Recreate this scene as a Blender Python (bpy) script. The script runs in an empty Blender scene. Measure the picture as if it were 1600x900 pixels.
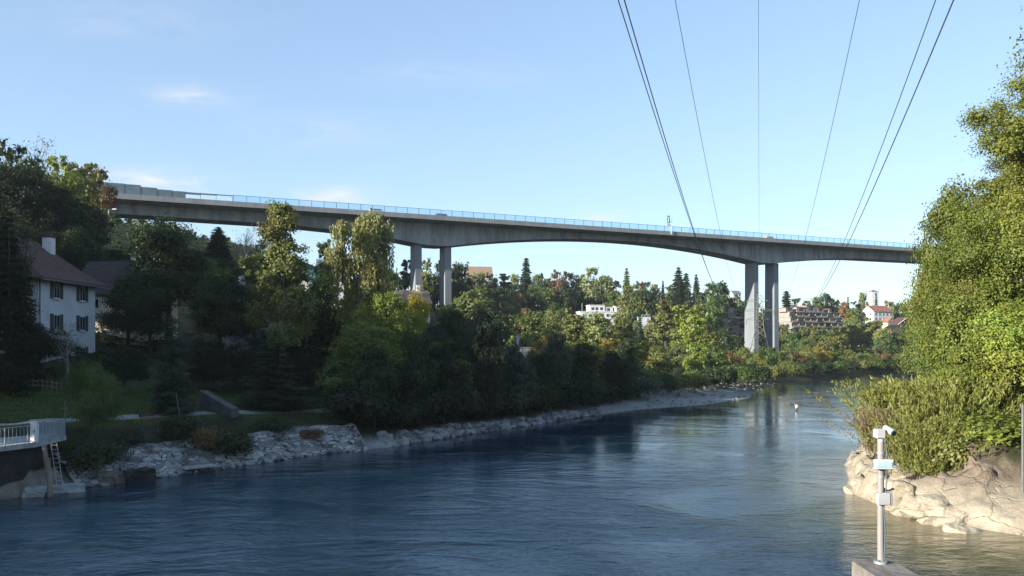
import bpy, bmesh, math, random
import numpy as np
from mathutils import Vector, Matrix
random.seed(7); RNG = np.random.default_rng(11)
S = bpy.context.scene
COL = S.collection
R = math.radians
F = 1300.0; HZ = 540.0; CAMZ = 10.0     # focal length in photo pixels, horizon row, eye height
def X_(px, Y): return (px-800)/F*Y
def Z_(py, Y): return CAMZ + (HZ-py)/F*Y

# ------------------------------------------------------------------ materials
def new_mat(name):
    m = bpy.data.materials.new(name); m.use_nodes = True
    return m, m.node_tree.nodes, m.node_tree.links
def noise_mat(name, c1, c2, scale=1.0, rough=.8, bump=.2, stretch=(1,1,1), detail=6, c3=None, metallic=0, bscale=None, spec=.3):
    m, N, L = new_mat(name)
    b = N['Principled BSDF']; b.inputs['Roughness'].default_value = rough
    b.inputs['Metallic'].default_value = metallic; b.inputs['Specular IOR Level'].default_value = spec
    tc = N.new('ShaderNodeTexCoord'); mp = N.new('ShaderNodeMapping'); mp.inputs['Scale'].default_value = stretch
    L.new(tc.outputs['Object'], mp.inputs[0])
    n = N.new('ShaderNodeTexNoise'); n.inputs['Scale'].default_value = scale; n.inputs['Detail'].default_value = detail
    n.inputs['Roughness'].default_value = .65
    L.new(mp.outputs[0], n.inputs['Vector'])
    r = N.new('ShaderNodeValToRGB'); e = r.color_ramp.elements
    e[0].position = .32; e[0].color = (*c1, 1); e[1].position = .68; e[1].color = (*c2, 1)
    if c3: x = e.new(.5); x.color = (*c3, 1)
    L.new(n.outputs['Fac'], r.inputs[0]); L.new(r.outputs[0], b.inputs['Base Color'])
    if bump:
        n2 = N.new('ShaderNodeTexNoise'); n2.inputs['Scale'].default_value = bscale or scale*4; n2.inputs['Detail'].default_value = 5
        L.new(tc.outputs['Object'], n2.inputs['Vector'])
        bp = N.new('ShaderNodeBump'); bp.inputs['Strength'].default_value = bump; bp.inputs['Distance'].default_value = .1
        L.new(n2.outputs['Fac'], bp.inputs['Height']); L.new(bp.outputs[0], b.inputs['Normal'])
    return m
def flat(name, c, rough=.6, metallic=0, spec=.4):
    k = .85
    return noise_mat(name, tuple(v*k for v in c), tuple(min(1, v*1.12) for v in c), 1.7, rough, .05, metallic=metallic, spec=spec)

def leaf_mat():
    m, N, L = new_mat('leaf'); out = N['Material Output']; N.remove(N['Principled BSDF'])
    oi = N.new('ShaderNodeObjectInfo')
    at = N.new('ShaderNodeAttribute'); at.attribute_name = 'tint'
    mr = N.new('ShaderNodeMapRange'); mr.inputs[3].default_value = .62; mr.inputs[4].default_value = 1.65
    L.new(at.outputs['Fac'], mr.inputs[0])
    at2 = N.new('ShaderNodeAttribute'); at2.attribute_name = 'hue'
    mh = N.new('ShaderNodeMapRange'); mh.inputs[3].default_value = .462; mh.inputs[4].default_value = .522
    L.new(at2.outputs['Fac'], mh.inputs[0])
    hs = N.new('ShaderNodeHueSaturation')
    L.new(oi.outputs['Color'], hs.inputs['Color']); L.new(mr.outputs[0], hs.inputs['Value']); L.new(mh.outputs[0], hs.inputs['Hue'])
    d = N.new('ShaderNodeBsdfDiffuse'); t = N.new('ShaderNodeBsdfTranslucent')
    L.new(hs.outputs[0], d.inputs[0])
    mx = N.new('ShaderNodeMix'); mx.data_type = 'RGBA'; mx.blend_type = 'MULTIPLY'; mx.inputs[0].default_value = 1
    mx.inputs[7].default_value = (1.25, 1.2, .6, 1)
    L.new(hs.outputs[0], mx.inputs[6]); L.new(mx.outputs[2], t.inputs[0])
    s = N.new('ShaderNodeMixShader'); s.inputs[0].default_value = .33
    L.new(d.outputs[0], s.inputs[1]); L.new(t.outputs[0], s.inputs[2])
    g = N.new('ShaderNodeBsdfGlossy'); g.inputs['Roughness'].default_value = .5
    g.inputs['Color'].default_value = (.5, .5, .5, 1)
    s2 = N.new('ShaderNodeMixShader'); s2.inputs[0].default_value = .03
    L.new(s.outputs[0], s2.inputs[1]); L.new(g.outputs[0], s2.inputs[2]); L.new(s2.outputs[0], out.inputs[0])
    return m
LEAF = leaf_mat()
BARK = noise_mat('bark', (.035,.028,.02), (.09,.075,.055), 3, .95, .5, (1,1,.2))
BIRCHBARK = noise_mat('pale_bark', (.12,.11,.09), (.42,.40,.35), 3, .9, .3, (1,1,2))

def concrete_mat():
    m, N, L = new_mat('viaduct_concrete'); b = N['Principled BSDF']; b.inputs['Roughness'].default_value = .88
    b.inputs['Specular IOR Level'].default_value = .2
    tc = N.new('ShaderNodeTexCoord')
    def nz(sc, stretch, det=5):
        mp = N.new('ShaderNodeMapping'); mp.inputs['Scale'].default_value = stretch; L.new(tc.outputs['Object'], mp.inputs[0])
        n = N.new('ShaderNodeTexNoise'); n.inputs['Scale'].default_value = sc; n.inputs['Detail'].default_value = det
        L.new(mp.outputs[0], n.inputs['Vector']); return n
    a = nz(.5, (1,1,.06)); c = nz(.12, (1,1,.5)); dd = nz(2.2, (1,1,.12))
    ad = N.new('ShaderNodeMath'); ad.operation = 'ADD'; L.new(a.outputs['Fac'], ad.inputs[0]); L.new(c.outputs['Fac'], ad.inputs[1])
    ad2 = N.new('ShaderNodeMath'); ad2.operation = 'MULTIPLY_ADD'; ad2.inputs[1].default_value = .6; L.new(dd.outputs['Fac'], ad2.inputs[0]); L.new(ad.outputs[0], ad2.inputs[2])
    r = N.new('ShaderNodeValToRGB'); e = r.color_ramp.elements
    e[0].position = .40; e[0].color = (.14,.145,.145,1); e[1].position = .58; e[1].color = (.31,.315,.31,1)
    ml = N.new('ShaderNodeMath'); ml.operation = 'MULTIPLY'; ml.inputs[1].default_value = .385
    L.new(ad2.outputs[0], ml.inputs[0]); L.new(ml.outputs[0], r.inputs[0]); L.new(r.outputs[0], b.inputs['Base Color'])
    return m
CONC = concrete_mat()
PIERM = noise_mat('pier_concrete', (.15,.17,.185), (.20,.215,.225), .25, .85, .1, (1,1,.15))
WALLCONC = noise_mat('weathered_concrete', (.11,.095,.08), (.25,.22,.19), 1.2, .9, .4, c3=(.17,.15,.125))
DARKCONC = noise_mat('dark_shade_concrete', (.012,.013,.013), (.045,.045,.042), .9, .9, .4)  # dark blocks, and the abutment with cavity shade put into its colour
PALEBLOCK = noise_mat('pale_concrete', (.2,.21,.2), (.4,.41,.4), 1.5, .9, .3)
METAL = flat('galvanised_steel', (.30,.31,.31), .5, .3)
RAILM = flat('painted_rail', (.25,.29,.32), .5)
DARKMET = flat('dark_steel', (.08,.11,.14), .5)
BARRIER = noise_mat('noise_barrier_panel', (.10,.15,.18), (.16,.21,.24), .5, .5, .05)
PYLONM = flat('pylon_steel', (.20,.20,.15), .6, .2)
WIREM = flat('wire', (.05,.055,.07), .5, .3)
WHITEPAINT = flat('white_paint', (.60,.585,.57), .5)
HOUSEWHITE = noise_mat('white_render', (.46,.48,.50), (.58,.59,.60), .6, .9, .1)
CREAM = noise_mat('cream_render', (.55,.47,.34), (.72,.63,.48), .8, .9, .1)
YELLOWW = noise_mat('yellow_render', (.55,.40,.16), (.68,.52,.24), .8, .9, .1)
GREYW = noise_mat('grey_render', (.28,.28,.29), (.4,.4,.4), .8, .9, .1)
BEIGEW = noise_mat('beige_terrace_concrete', (.21,.19,.165), (.33,.30,.265), .7, .9, .1)
DARKWOOD = noise_mat('dark_timber', (.03,.018,.012), (.07,.04,.025), 2, .85, .2, (1,1,.2))
TILE = noise_mat('old_brown_tiles', (.055,.030,.024), (.12,.065,.05), 2.2, .9, .6, (1,1,2))
TILEO = noise_mat('orange_tiles', (.20,.085,.05), (.33,.16,.10), 1.5, .9, .3)
TILED = noise_mat('dark_roof_tiles', (.03,.025,.028), (.07,.055,.055), 2, .9, .4)
TILEG = noise_mat('blue_grey_roof', (.10,.12,.14), (.17,.19,.22), 1, .8, .2)
TILEBEI = noise_mat('faded_tan_tiles', (.19,.13,.085), (.30,.21,.14), 1.5, .9, .3)
TILETEAL = noise_mat('green_copper_roof', (.05,.12,.12), (.09,.19,.18), 1, .7, .2)
REDPAINT = flat('red_timber', (.35,.07,.05), .7)
SHUTTER = flat('dark_shutter', (.035,.045,.05), .6)
FRAMEW = flat('window_frame_white', (.6,.62,.63), .5)
GLASSD = flat('window_glass_dark', (.02,.025,.03), .08, spec=.8)
WOOD = noise_mat('weathered_wood', (.10,.085,.06), (.26,.22,.17), 2, .9, .3, (1,1,.2))
GRAVEL = noise_mat('gravel_path', (.17,.165,.155), (.30,.29,.27), 4, .95, .2)
GREENSIGN = flat('green_sign_face', (.02,.36,.22), .4)

def rock_mat(name, lo, hi, moss):
    m, N, L = new_mat(name); b = N['Principled BSDF']; b.inputs['Roughness'].default_value = .9; b.inputs['Specular IOR Level'].default_value = .2
    tc = N.new('ShaderNodeTexCoord'); g = N.new('ShaderNodeNewGeometry')
    n = N.new('ShaderNodeTexNoise'); n.inputs['Scale'].default_value = .9; n.inputs['Detail'].default_value = 8; n.inputs['Roughness'].default_value = .7
    L.new(g.outputs['Position'], n.inputs['Vector'])
    r = N.new('ShaderNodeValToRGB'); e = r.color_ramp.elements
    e[0].position = .33; e[0].color = (*lo,1); e[1].position = .6; e[1].color = (*hi,1)
    L.new(n.outputs['Fac'], r.inputs[0])
    # weathered band above the water mark: a stain that belongs to the height on the bank
    sp = N.new('ShaderNodeSeparateXYZ'); L.new(g.outputs['Position'], sp.inputs[0])
    n3 = N.new('ShaderNodeTexNoise'); n3.inputs['Scale'].default_value = .35; n3.inputs['Detail'].default_value = 6; L.new(g.outputs['Position'], n3.inputs['Vector'])
    ma = N.new('ShaderNodeMath'); ma.operation = 'MULTIPLY_ADD'; ma.inputs[1].default_value = 2.6; L.new(n3.outputs['Fac'], ma.inputs[0]); L.new(sp.outputs[2], ma.inputs[2])
    mr = N.new('ShaderNodeMapRange'); mr.inputs[1].default_value = 2.5; mr.inputs[2].default_value = 4.0; mr.clamp = True; L.new(ma.outputs[0], mr.inputs[0])
    mx = N.new('ShaderNodeMix'); mx.data_type = 'RGBA'; mx.inputs[7].default_value = (*moss,1)
    L.new(mr.outputs[0], mx.inputs[0]); L.new(r.outputs[0], mx.inputs[6]); L.new(mx.outputs[2], b.inputs['Base Color'])
    n2 = N.new('ShaderNodeTexNoise'); n2.inputs['Scale'].default_value = 2.5; n2.inputs['Detail'].default_value = 8; L.new(g.outputs['Position'], n2.inputs['Vector'])
    bp = N.new('ShaderNodeBump'); bp.inputs['Strength'].default_value = .7; bp.inputs['Distance'].default_value = .25
    L.new(n2.outputs['Fac'], bp.inputs['Height']); L.new(bp.outputs[0], b.inputs['Normal'])
    return m
ROCK = rock_mat('pale_limestone', (.24,.195,.14), (.44,.375,.28), (.16,.13,.10))
RIPRAP = rock_mat('grey_bank_stone', (.10,.10,.10), (.34,.34,.34), (.10,.10,.09))

def revet_mat():
    m, N, L = new_mat('pitched_stone'); b = N['Principled BSDF']; b.inputs['Roughness'].default_value = .9; b.inputs['Specular IOR Level'].default_value = .2
    uv = N.new('ShaderNodeUVMap'); uv.uv_map = 'UVMap'
    nd = N.new('ShaderNodeTexNoise'); nd.inputs['Scale'].default_value = 1.4; nd.inputs['Detail'].default_value = 3; L.new(uv.outputs[0], nd.inputs['Vector'])
    vm = N.new('ShaderNodeVectorMath'); vm.operation = 'MULTIPLY_ADD'; vm.inputs[1].default_value = (.35,.35,0); L.new(nd.outputs['Color'], vm.inputs[0]); L.new(uv.outputs[0], vm.inputs[2])
    sc = N.new('ShaderNodeVectorMath'); sc.operation='MULTIPLY'; sc.inputs[1].default_value=(1.0,1.9,1); L.new(vm.outputs[0], sc.inputs[0])
    ve = N.new('ShaderNodeTexVoronoi'); ve.feature='DISTANCE_TO_EDGE'; ve.inputs['Scale'].default_value=1.5; ve.inputs['Randomness'].default_value=.8; L.new(sc.outputs[0], ve.inputs['Vector'])
    vc = N.new('ShaderNodeTexVoronoi'); vc.inputs['Scale'].default_value=1.5; vc.inputs['Randomness'].default_value=.8; L.new(sc.outputs[0], vc.inputs['Vector'])
    sv = N.new('ShaderNodeSeparateColor'); L.new(vc.outputs['Color'], sv.inputs[0])
    cr = N.new('ShaderNodeValToRGB'); cr.color_ramp.elements[0].color=(.12,.12,.12,1); cr.color_ramp.elements[1].color=(.40,.395,.375,1); L.new(sv.outputs[0], cr.inputs[0])
    em = N.new('ShaderNodeMapRange'); em.inputs[1].default_value=.01; em.inputs[2].default_value=.055; L.new(ve.outputs['Distance'], em.inputs[0])
    br = N.new('ShaderNodeMix'); br.data_type='RGBA'; br.inputs[6].default_value=(.035,.035,.03,1); L.new(em.outputs[0], br.inputs[0]); L.new(cr.outputs[0], br.inputs[7])
    n = N.new('ShaderNodeTexNoise'); n.inputs['Scale'].default_value = .8; n.inputs['Detail'].default_value = 7; L.new(uv.outputs[0], n.inputs['Vector'])
    r = N.new('ShaderNodeValToRGB'); e = r.color_ramp.elements
    e[0].position = .30; e[0].color = (.25,.25,.25,1); e[1].position = .5; e[1].color = (1,1,1,1); L.new(n.outputs['Fac'], r.inputs[0])
    # missing stones: holes painted dark, their shade put into the colour
    vo = N.new('ShaderNodeTexVoronoi'); vo.inputs['Scale'].default_value = .9; L.new(vm.outputs[0], vo.inputs['Vector'])
    rv = N.new('ShaderNodeValToRGB'); ev = rv.color_ramp.elements; ev[0].position = .10; ev[0].color = (.12,.12,.12,1); ev[1].position = .16; ev[1].color = (1,1,1,1); L.new(vo.outputs['Distance'], rv.inputs[0])
    mx = N.new('ShaderNodeMix'); mx.data_type='RGBA'; mx.blend_type='MULTIPLY'; mx.inputs[0].default_value = 1; L.new(br.outputs[2], mx.inputs[6]); L.new(r.outputs[0], mx.inputs[7])
    mx2 = N.new('ShaderNodeMix'); mx2.data_type='RGBA'; mx2.blend_type='MULTIPLY'; mx2.inputs[0].default_value = 1; L.new(mx.outputs[2], mx2.inputs[6]); L.new(rv.outputs[0], mx2.inputs[7])
    L.new(mx2.outputs[2], b.inputs['Base Color'])
    bp = N.new('ShaderNodeBump'); bp.inputs['Strength'].default_value = .8; bp.inputs['Distance'].default_value = .15
    L.new(mx2.outputs[2], bp.inputs['Height']); L.new(bp.outputs[0], b.inputs['Normal'])
    return m
REVET = revet_mat()

# ------------------------------------------------------------------ object helpers
def tag(o, label=None, cat=None, group=None, kind=None):
    if label: o['label'] = label
    if cat: o['category'] = cat
    if group: o['group'] = group
    if kind: o['kind'] = kind
    return o
def link_mesh(name, me, mat, parent=None, loc=(0,0,0), smooth=False):
    if mat is not None and not me.materials: me.materials.append(mat)
    if smooth: me.polygons.foreach_set('use_smooth', [True]*len(me.polygons))
    o = bpy.data.objects.new(name, me); COL.objects.link(o)
    o.location = loc
    if parent: o.parent = parent
    return o
def empty(name, loc, label, cat, group=None, rz=0):
    o = bpy.data.objects.new(name, None); COL.objects.link(o); o.location = loc; o.rotation_euler = (0,0,rz)
    o.empty_display_size = .3
    return tag(o, label, cat, group)
class MB:
    """collects verts and faces of ONE mesh"""
    def __init__(s): s.v = []; s.f = []
    def box(s, x0,x1,y0,y1,z0,z1, M=None):
        b = len(s.v); P = [(x,y,z) for z in (z0,z1) for y in (y0,y1) for x in (x0,x1)]
        if M is not None: P = [tuple(M @ Vector(p)) for p in P]
        s.v += P
        s.f += [tuple(b+i for i in q) for q in ((0,2,3,1),(4,5,7,6),(0,1,5,4),(2,6,7,3),(0,4,6,2),(1,3,7,5))]
        return s
    def cbox(s, c, size, M=None):
        return s.box(c[0]-size[0]/2,c[0]+size[0]/2,c[1]-size[1]/2,c[1]+size[1]/2,c[2]-size[2]/2,c[2]+size[2]/2, M)
    def tube(s, pts, rad, n=6, caps=True):
        pts = [Vector(p) for p in pts]; b = len(s.v)
        if not hasattr(rad, '__len__'): rad = [rad]*len(pts)
        t0 = (pts[1]-pts[0]).normalized(); up = Vector((0,0,1)) if abs(t0.z) < .9 else Vector((1,0,0))
        u = t0.cross(up).normalized()
        for i,p in enumerate(pts):
            t = (pts[min(i+1,len(pts)-1)]-pts[max(i-1,0)]).normalized()
            u = (u - t*u.dot(t)).normalized(); w = t.cross(u)
            for k in range(n):
                a = 2*math.pi*k/n; s.v.append(tuple(p+(u*math.cos(a)+w*math.sin(a))*rad[i]))
        for i in range(len(pts)-1):
            for k in range(n):
                a = b+i*n+k; c = b+i*n+(k+1)%n
                s.f.append((a,c,c+n,a+n))
        if caps:
            s.f.append(tuple(b+k for k in reversed(range(n)))); e = b+(len(pts)-1)*n
            s.f.append(tuple(e+k for k in range(n)))
        return s
    def bar(s, a, b_, r, n=4): return s.tube([a,b_], r, n)
    def poly(s, pts, faces):
        b = len(s.v); s.v += [tuple(p) for p in pts]; s.f += [tuple(b+i for i in f) for f in faces]; return s
    def build(s, name, mat, parent=None, loc=(0,0,0), smooth=False, bevel=0):
        me = bpy.data.meshes.new(name); me.from_pydata(s.v, [], s.f); me.update()
        if bevel:
            bm = bmesh.new(); bm.from_mesh(me)
            bmesh.ops.bevel(bm, geom=bm.edges[:], offset=bevel, segments=1, affect='EDGES')
            bm.to_mesh(me); bm.free()
        return link_mesh(name, me, mat, parent, loc, smooth)
KIDS = {}
def dup(root, loc, rz=0, scale=(1,1,1), label=None, cat=None, group=None):
    r = root.copy(); COL.objects.link(r); r.location = loc; r.rotation_euler = (0,0,rz); r.scale = scale
    for k in list(r.keys()):
        if k in ('label','group','category'): del r[k]
    tag(r, label, cat, group)
    for ch in KIDS[root.name]:
        c = ch.copy(); COL.objects.link(c); c.parent = r
    return r

# ------------------------------------------------------------------ terrain
LB = np.array([(-1500,-800),(-260,-130),(-130,-30),(-75,12),(-45,42),(-33.4,54.2),(-31.1,57.8),(-28.6,61.9),(-25.4,66),(-22,71.4),(-17.9,77.4),(-13.2,80.5),(-11.6,83.9),(-7,90.9),(0,101.6),(8.9,116),(20,130),(32,140),(45,158),(55,186),(66,210),(100,265),(163,342),(260,415),(420,515),(700,650),(3200,1700)], float)
RB = np.array([(-1400,-900),(-40,-150),(25,-45),(32,10),(30.5,30),(27.5,43),(25.5,45.5),(22.6,49),(23,52.5),(23.2,57.8),(25.2,62),(28,70),(36,85),(60,130),(112,228),(187,335),(275,392),(430,480),(700,598),(3200,1600)], float)
def pdist(P, L):
    best = np.full(len(P), 1e9)
    for a,b in zip(L[:-1], L[1:]):
        ab = b-a; t = np.clip(((P-a)@ab)/(ab@ab), 0, 1)
        best = np.minimum(best, np.hypot(*(P-(a+t[:,None]*ab)).T))
    return best
POLY = np.vstack([LB, RB[::-1]])
def inside(P):
    r = np.zeros(len(P), bool); x, y = P[:,0], P[:,1]
    j = len(POLY)-1
    for i in range(len(POLY)):
        xi,yi = POLY[i]; xj,yj = POLY[j]
        if yi != yj:
            c = ((yi > y) != (yj > y)) & (x < (xj-xi)*(y-yi)/(yj-yi)+xi); r ^= c
        j = i
    return r
def sst(a,b,x):
    t = np.clip((x-a)/(b-a),0,1); return t*t*(3-2*t)
A_d = [0,1,5,7,12,25,40,60,100,140,180,240,400,900]; A_z = [0,.9,3.9,4.2,4.45,5.6,8.4,12.5,24,36,45,53,58,60]
B_d = [0,2,6,12,40,80,120,160,220,300,400,700,1500]; B_z = [0,.5,1.6,2.8,4.2,6.5,11,17,27,36,40,43,46]
R_d = [0,.5,2,5,9,15,30,60,150,400]; R_z = [0,.7,1.3,2.4,4.2,5.5,9,15,26,34]
def wave(P, s, seed=0):
    x, y = P[:,0]*s, P[:,1]*s
    return (np.sin(x*1.3+y*.7+seed)+np.sin(-x*.8+y*1.5+2.1*seed+1)+np.sin(x*2.3-y*1.9+seed*.7)*.5+np.sin(x*3.7+y*3.1+seed*1.7)*.35)/2.85
_rs = np.random.default_rng(77)
SEED1 = np.c_[_rs.uniform(14,60,260),_rs.uniform(36,125,260),_rs.normal(size=260),_rs.normal(size=(260,2))*.8]
SEED2 = np.c_[_rs.uniform(14,60,1500),_rs.uniform(36,125,1500),_rs.normal(size=1500),_rs.normal(size=(1500,2))*.8]
def fields(P):
    P = np.asarray(P, float).reshape(-1,2)
    dl, dr = pdist(P, LB), pdist(P, RB); ins = inside(P)
    left = dl < dr
    # a gravel bar in front of the trees
    bar = np.exp(-((P[:,0]-33)**2+(P[:,1]-155)**2)/20.0**2)
    dB = np.maximum(dl-9*np.clip(bar,0,1), dl*.15)
    wA = 1-sst(-55, 15, P[:,0]+.2*(P[:,1]-100))
    zl = wA*np.interp(dl, A_d, A_z)+(1-wA)*np.interp(dB, B_d, B_z)
    # the spur of the left slope upstream of the frame
    a = np.array((-100.,80.)); b = np.array((-170.,15.)); ab = b-a
    t = np.clip(((P-a)@ab)/(ab@ab),0,1); q = np.hypot(*(P-(a+t[:,None]*ab)).T)
    zl = zl+10*np.exp(-(q/26)**2)*sst(10,50,dl)
    zl = zl+wave(P,.035,1)*1.6*sst(35,120,dl)+wave(P,.35,2)*.12*sst(1,6,dl)+wave(P,1.3,5)*.10*sst(0,2,dl)
    zr = np.interp(dr, R_d, R_z)+wave(P,.9,3)*.28*sst(0,2.5,dr)+wave(P,.3,4)*.35*sst(.5,5,dr)+wave(P,.05,4)*1.2*sst(15,60,dr)
    # angular blocks of bedrock along the right water edge
    near = (np.abs(dr) < 14) & (P[:,1] > 34) & (P[:,1] < 95)
    if near.any():
        Q = P[near]; wv = np.c_[wave(Q,.9,7), wave(Q,.9,8)]*.35; Qw = (Q+wv)*np.array((1.0,1.25)); add = np.zeros(len(Q))
        for (SD,nseed,amp,tl) in ((SEED1,0,.30,.24),(SEED2,1,.17,.34)):
            d2 = ((Qw[:,None,:]-SD[None,:,:2])**2).sum(2); o = np.argpartition(d2,1,axis=1)[:,:2]
            r_ = np.arange(len(Q)); a_ = d2[r_,o[:,0]]; b_ = d2[r_,o[:,1]]; sw = a_ > b_
            i1 = np.where(sw,o[:,1],o[:,0]); g_ = np.sqrt(np.maximum(a_,b_))-np.sqrt(np.minimum(a_,b_))
            rel = Qw-SD[i1,:2]; c = SD[i1,2]*amp+(rel*SD[i1,3:5]).sum(1)*tl
            add += c - np.exp(-(g_/.11)**2)*amp*1.0
        zr[near] += add*sst(-.2,1.2,dr[near])*sst(13,6,dr[near])*sst(95,85,Q[:,1])*(.22+.78*sst(45,53,Q[:,1]))
    zw = -np.minimum(np.minimum(dl,dr)*.28, 2.6)
    z = np.where(ins, zw, np.where(left, zl, zr))
    return z, dl, dr, ins, left, bar
def gz(x, y): return float(fields([(x,y)])[0][0])
def axis(lo, hi, step, far, n):
    core = np.arange(lo, hi+step*.5, step)
    g = np.geomspace(step, far, n); out = np.cumsum(g)
    return np.concatenate([(lo-out)[::-1], core, hi+out])
gx = np.union1d(axis(-70, 75, 1.0, 420, 62), np.arange(18.25,48,.25)); gy = np.union1d(axis(32, 172, 1.0, 420, 62), np.arange(36.25,72,.25))
GX, GY = np.meshgrid(gx, gy); PP = np.c_[GX.ravel(), GY.ravel()]
tz, tdl, tdr, tins, tleft, tbar = fields(PP)
nx, ny = len(gx), len(gy)
idx = np.arange(nx*ny).reshape(ny,nx)
q = np.stack([idx[:-1,:-1],idx[:-1,1:],idx[1:,1:],idx[1:,:-1]],-1).reshape(-1,4)
me = bpy.data.meshes.new('ground')
me.from_pydata(np.c_[PP,tz].tolist(), [], q.tolist()); me.update()
def add_attr(me, name, vals):
    a = me.attributes.new(name,'FLOAT','POINT'); a.data.foreach_set('value', np.asarray(vals,np.float32))
rockm = np.where(tleft, 0, sst(7.5,4.5,tdr+wave(PP,.4,9)*1.5)*sst(30,38,PP[:,1])*sst(100,85,PP[:,1]))
rockm = np.where(tins & ~tleft, sst(8,3,tdr), rockm)
gravm = np.where(tleft, np.maximum(sst(1.2,.5,tz)*sst(30,70,PP[:,1])*sst(190,165,PP[:,1]), np.clip(tbar*1.6-.35,0,1)*sst(3.2,2.2,tz)), 0)
grass = np.where(tleft & ~tins, sst(5.2,6.2,tdl)*sst(30,24,tdl)*sst(105,85,PP[:,1])*sst(20,40,PP[:,1]), 0)
add_attr(me,'rockm',rockm); add_attr(me,'gravm',gravm); add_attr(me,'grassm',grass)
def ground_mat():
    m, N, L = new_mat('ground'); b = N['Principled BSDF']; b.inputs['Roughness'].default_value = .95; b.inputs['Specular IOR Level'].default_value = .1
    g = N.new('ShaderNodeNewGeometry')
    def nz(sc, det=6, rg=.65):
        n = N.new('ShaderNodeTexNoise'); n.inputs['Scale'].default_value = sc; n.inputs['Detail'].default_value = det; n.inputs['Roughness'].default_value = rg
        L.new(g.outputs['Position'], n.inputs['Vector']); return n
    def ramp(n, a, c, p0=.35, p1=.65):
        r = N.new('ShaderNodeValToRGB'); e = r.color_ramp.elements; e[0].position=p0; e[0].color=(*a,1); e[1].position=p1; e[1].color=(*c,1)
        L.new(n.outputs['Fac'], r.inputs[0]); return r
    soil = ramp(nz(.25), (.022,.03,.013), (.06,.055,.03))
    grs = ramp(nz(.5,8), (.022,.042,.012), (.055,.085,.026))
    grv = ramp(nz(3.5,8,.8), (.13,.128,.12), (.40,.39,.37))
    rk = ramp(nz(.7,9,.72), (.26,.215,.155), (.46,.395,.295), .3,.62)
    # weathered brown band on the upper rock
    sp = N.new('ShaderNodeSeparateXYZ'); L.new(g.outputs['Position'], sp.inputs[0])
    n3 = nz(.35); ma = N.new('ShaderNodeMath'); ma.operation='MULTIPLY_ADD'; ma.inputs[1].default_value=2.2; L.new(n3.outputs['Fac'], ma.inputs[0]); L.new(sp.outputs[2], ma.inputs[2])
    mr = N.new('ShaderNodeMapRange'); mr.inputs[1].default_value=2.3; mr.inputs[2].default_value=3.6; L.new(ma.outputs[0], mr.inputs[0])
    def mix(f, a, c):
        x = N.new('ShaderNodeMix'); x.data_type='RGBA'; L.new(f, x.inputs[0]); L.new(a, x.inputs[6]); L.new(c, x.inputs[7]); return x.outputs[2]
    up = ramp(nz(.8,8), (.13,.095,.065), (.27,.215,.16))
    rkc = mix(mr.outputs[0], rk.outputs[0], up.outputs[0])
    def at(n):
        a = N.new('ShaderNodeAttribute'); a.attribute_name = n; return a.outputs['Fac']
    c = mix(at('grassm'), soil.outputs[0], grs.outputs[0]); c = mix(at('gravm'), c, grv.outputs[0]); c = mix(at('rockm'), c, rkc)
    L.new(c, b.inputs['Base Color'])
    wr = N.new('ShaderNodeTexNoise'); wr.inputs['Scale'].default_value=.8; L.new(g.outputs['Position'], wr.inputs['Vector'])
    vm = N.new('ShaderNodeVectorMath'); vm.operation='MULTIPLY_ADD'; vm.inputs[1].default_value=(1.2,1.2,1.2); L.new(wr.outputs['Color'], vm.inputs[0]); L.new(g.outputs['Position'], vm.inputs[2])
    vo = N.new('ShaderNodeTexVoronoi'); vo.feature='DISTANCE_TO_EDGE'; vo.inputs['Scale'].default_value=.42; L.new(vm.outputs[0], vo.inputs['Vector'])
    vr = N.new('ShaderNodeMapRange'); vr.inputs[2].default_value=.035; L.new(vo.outputs['Distance'], vr.inputs[0])
    vk = N.new('ShaderNodeMath'); vk.operation='MULTIPLY'; L.new(vr.outputs[0], vk.inputs[0]); L.new(at('rockm'), vk.inputs[1])
    bv = N.new('ShaderNodeBump'); bv.inputs['Strength'].default_value=.55; bv.inputs['Distance'].default_value=.22; L.new(vk.outputs[0], bv.inputs['Height'])
    bp = N.new('ShaderNodeBump'); bp.inputs['Strength'].default_value=.8; bp.inputs['Distance'].default_value=.3; L.new(bv.outputs[0], bp.inputs['Normal'])
    L.new(nz(1.6,9,.75).outputs['Fac'], bp.inputs['Height']); L.new(bp.outputs[0], b.inputs['Normal'])
    return m
tag(link_mesh('ground', me, ground_mat(), smooth=True), kind='structure')

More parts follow.
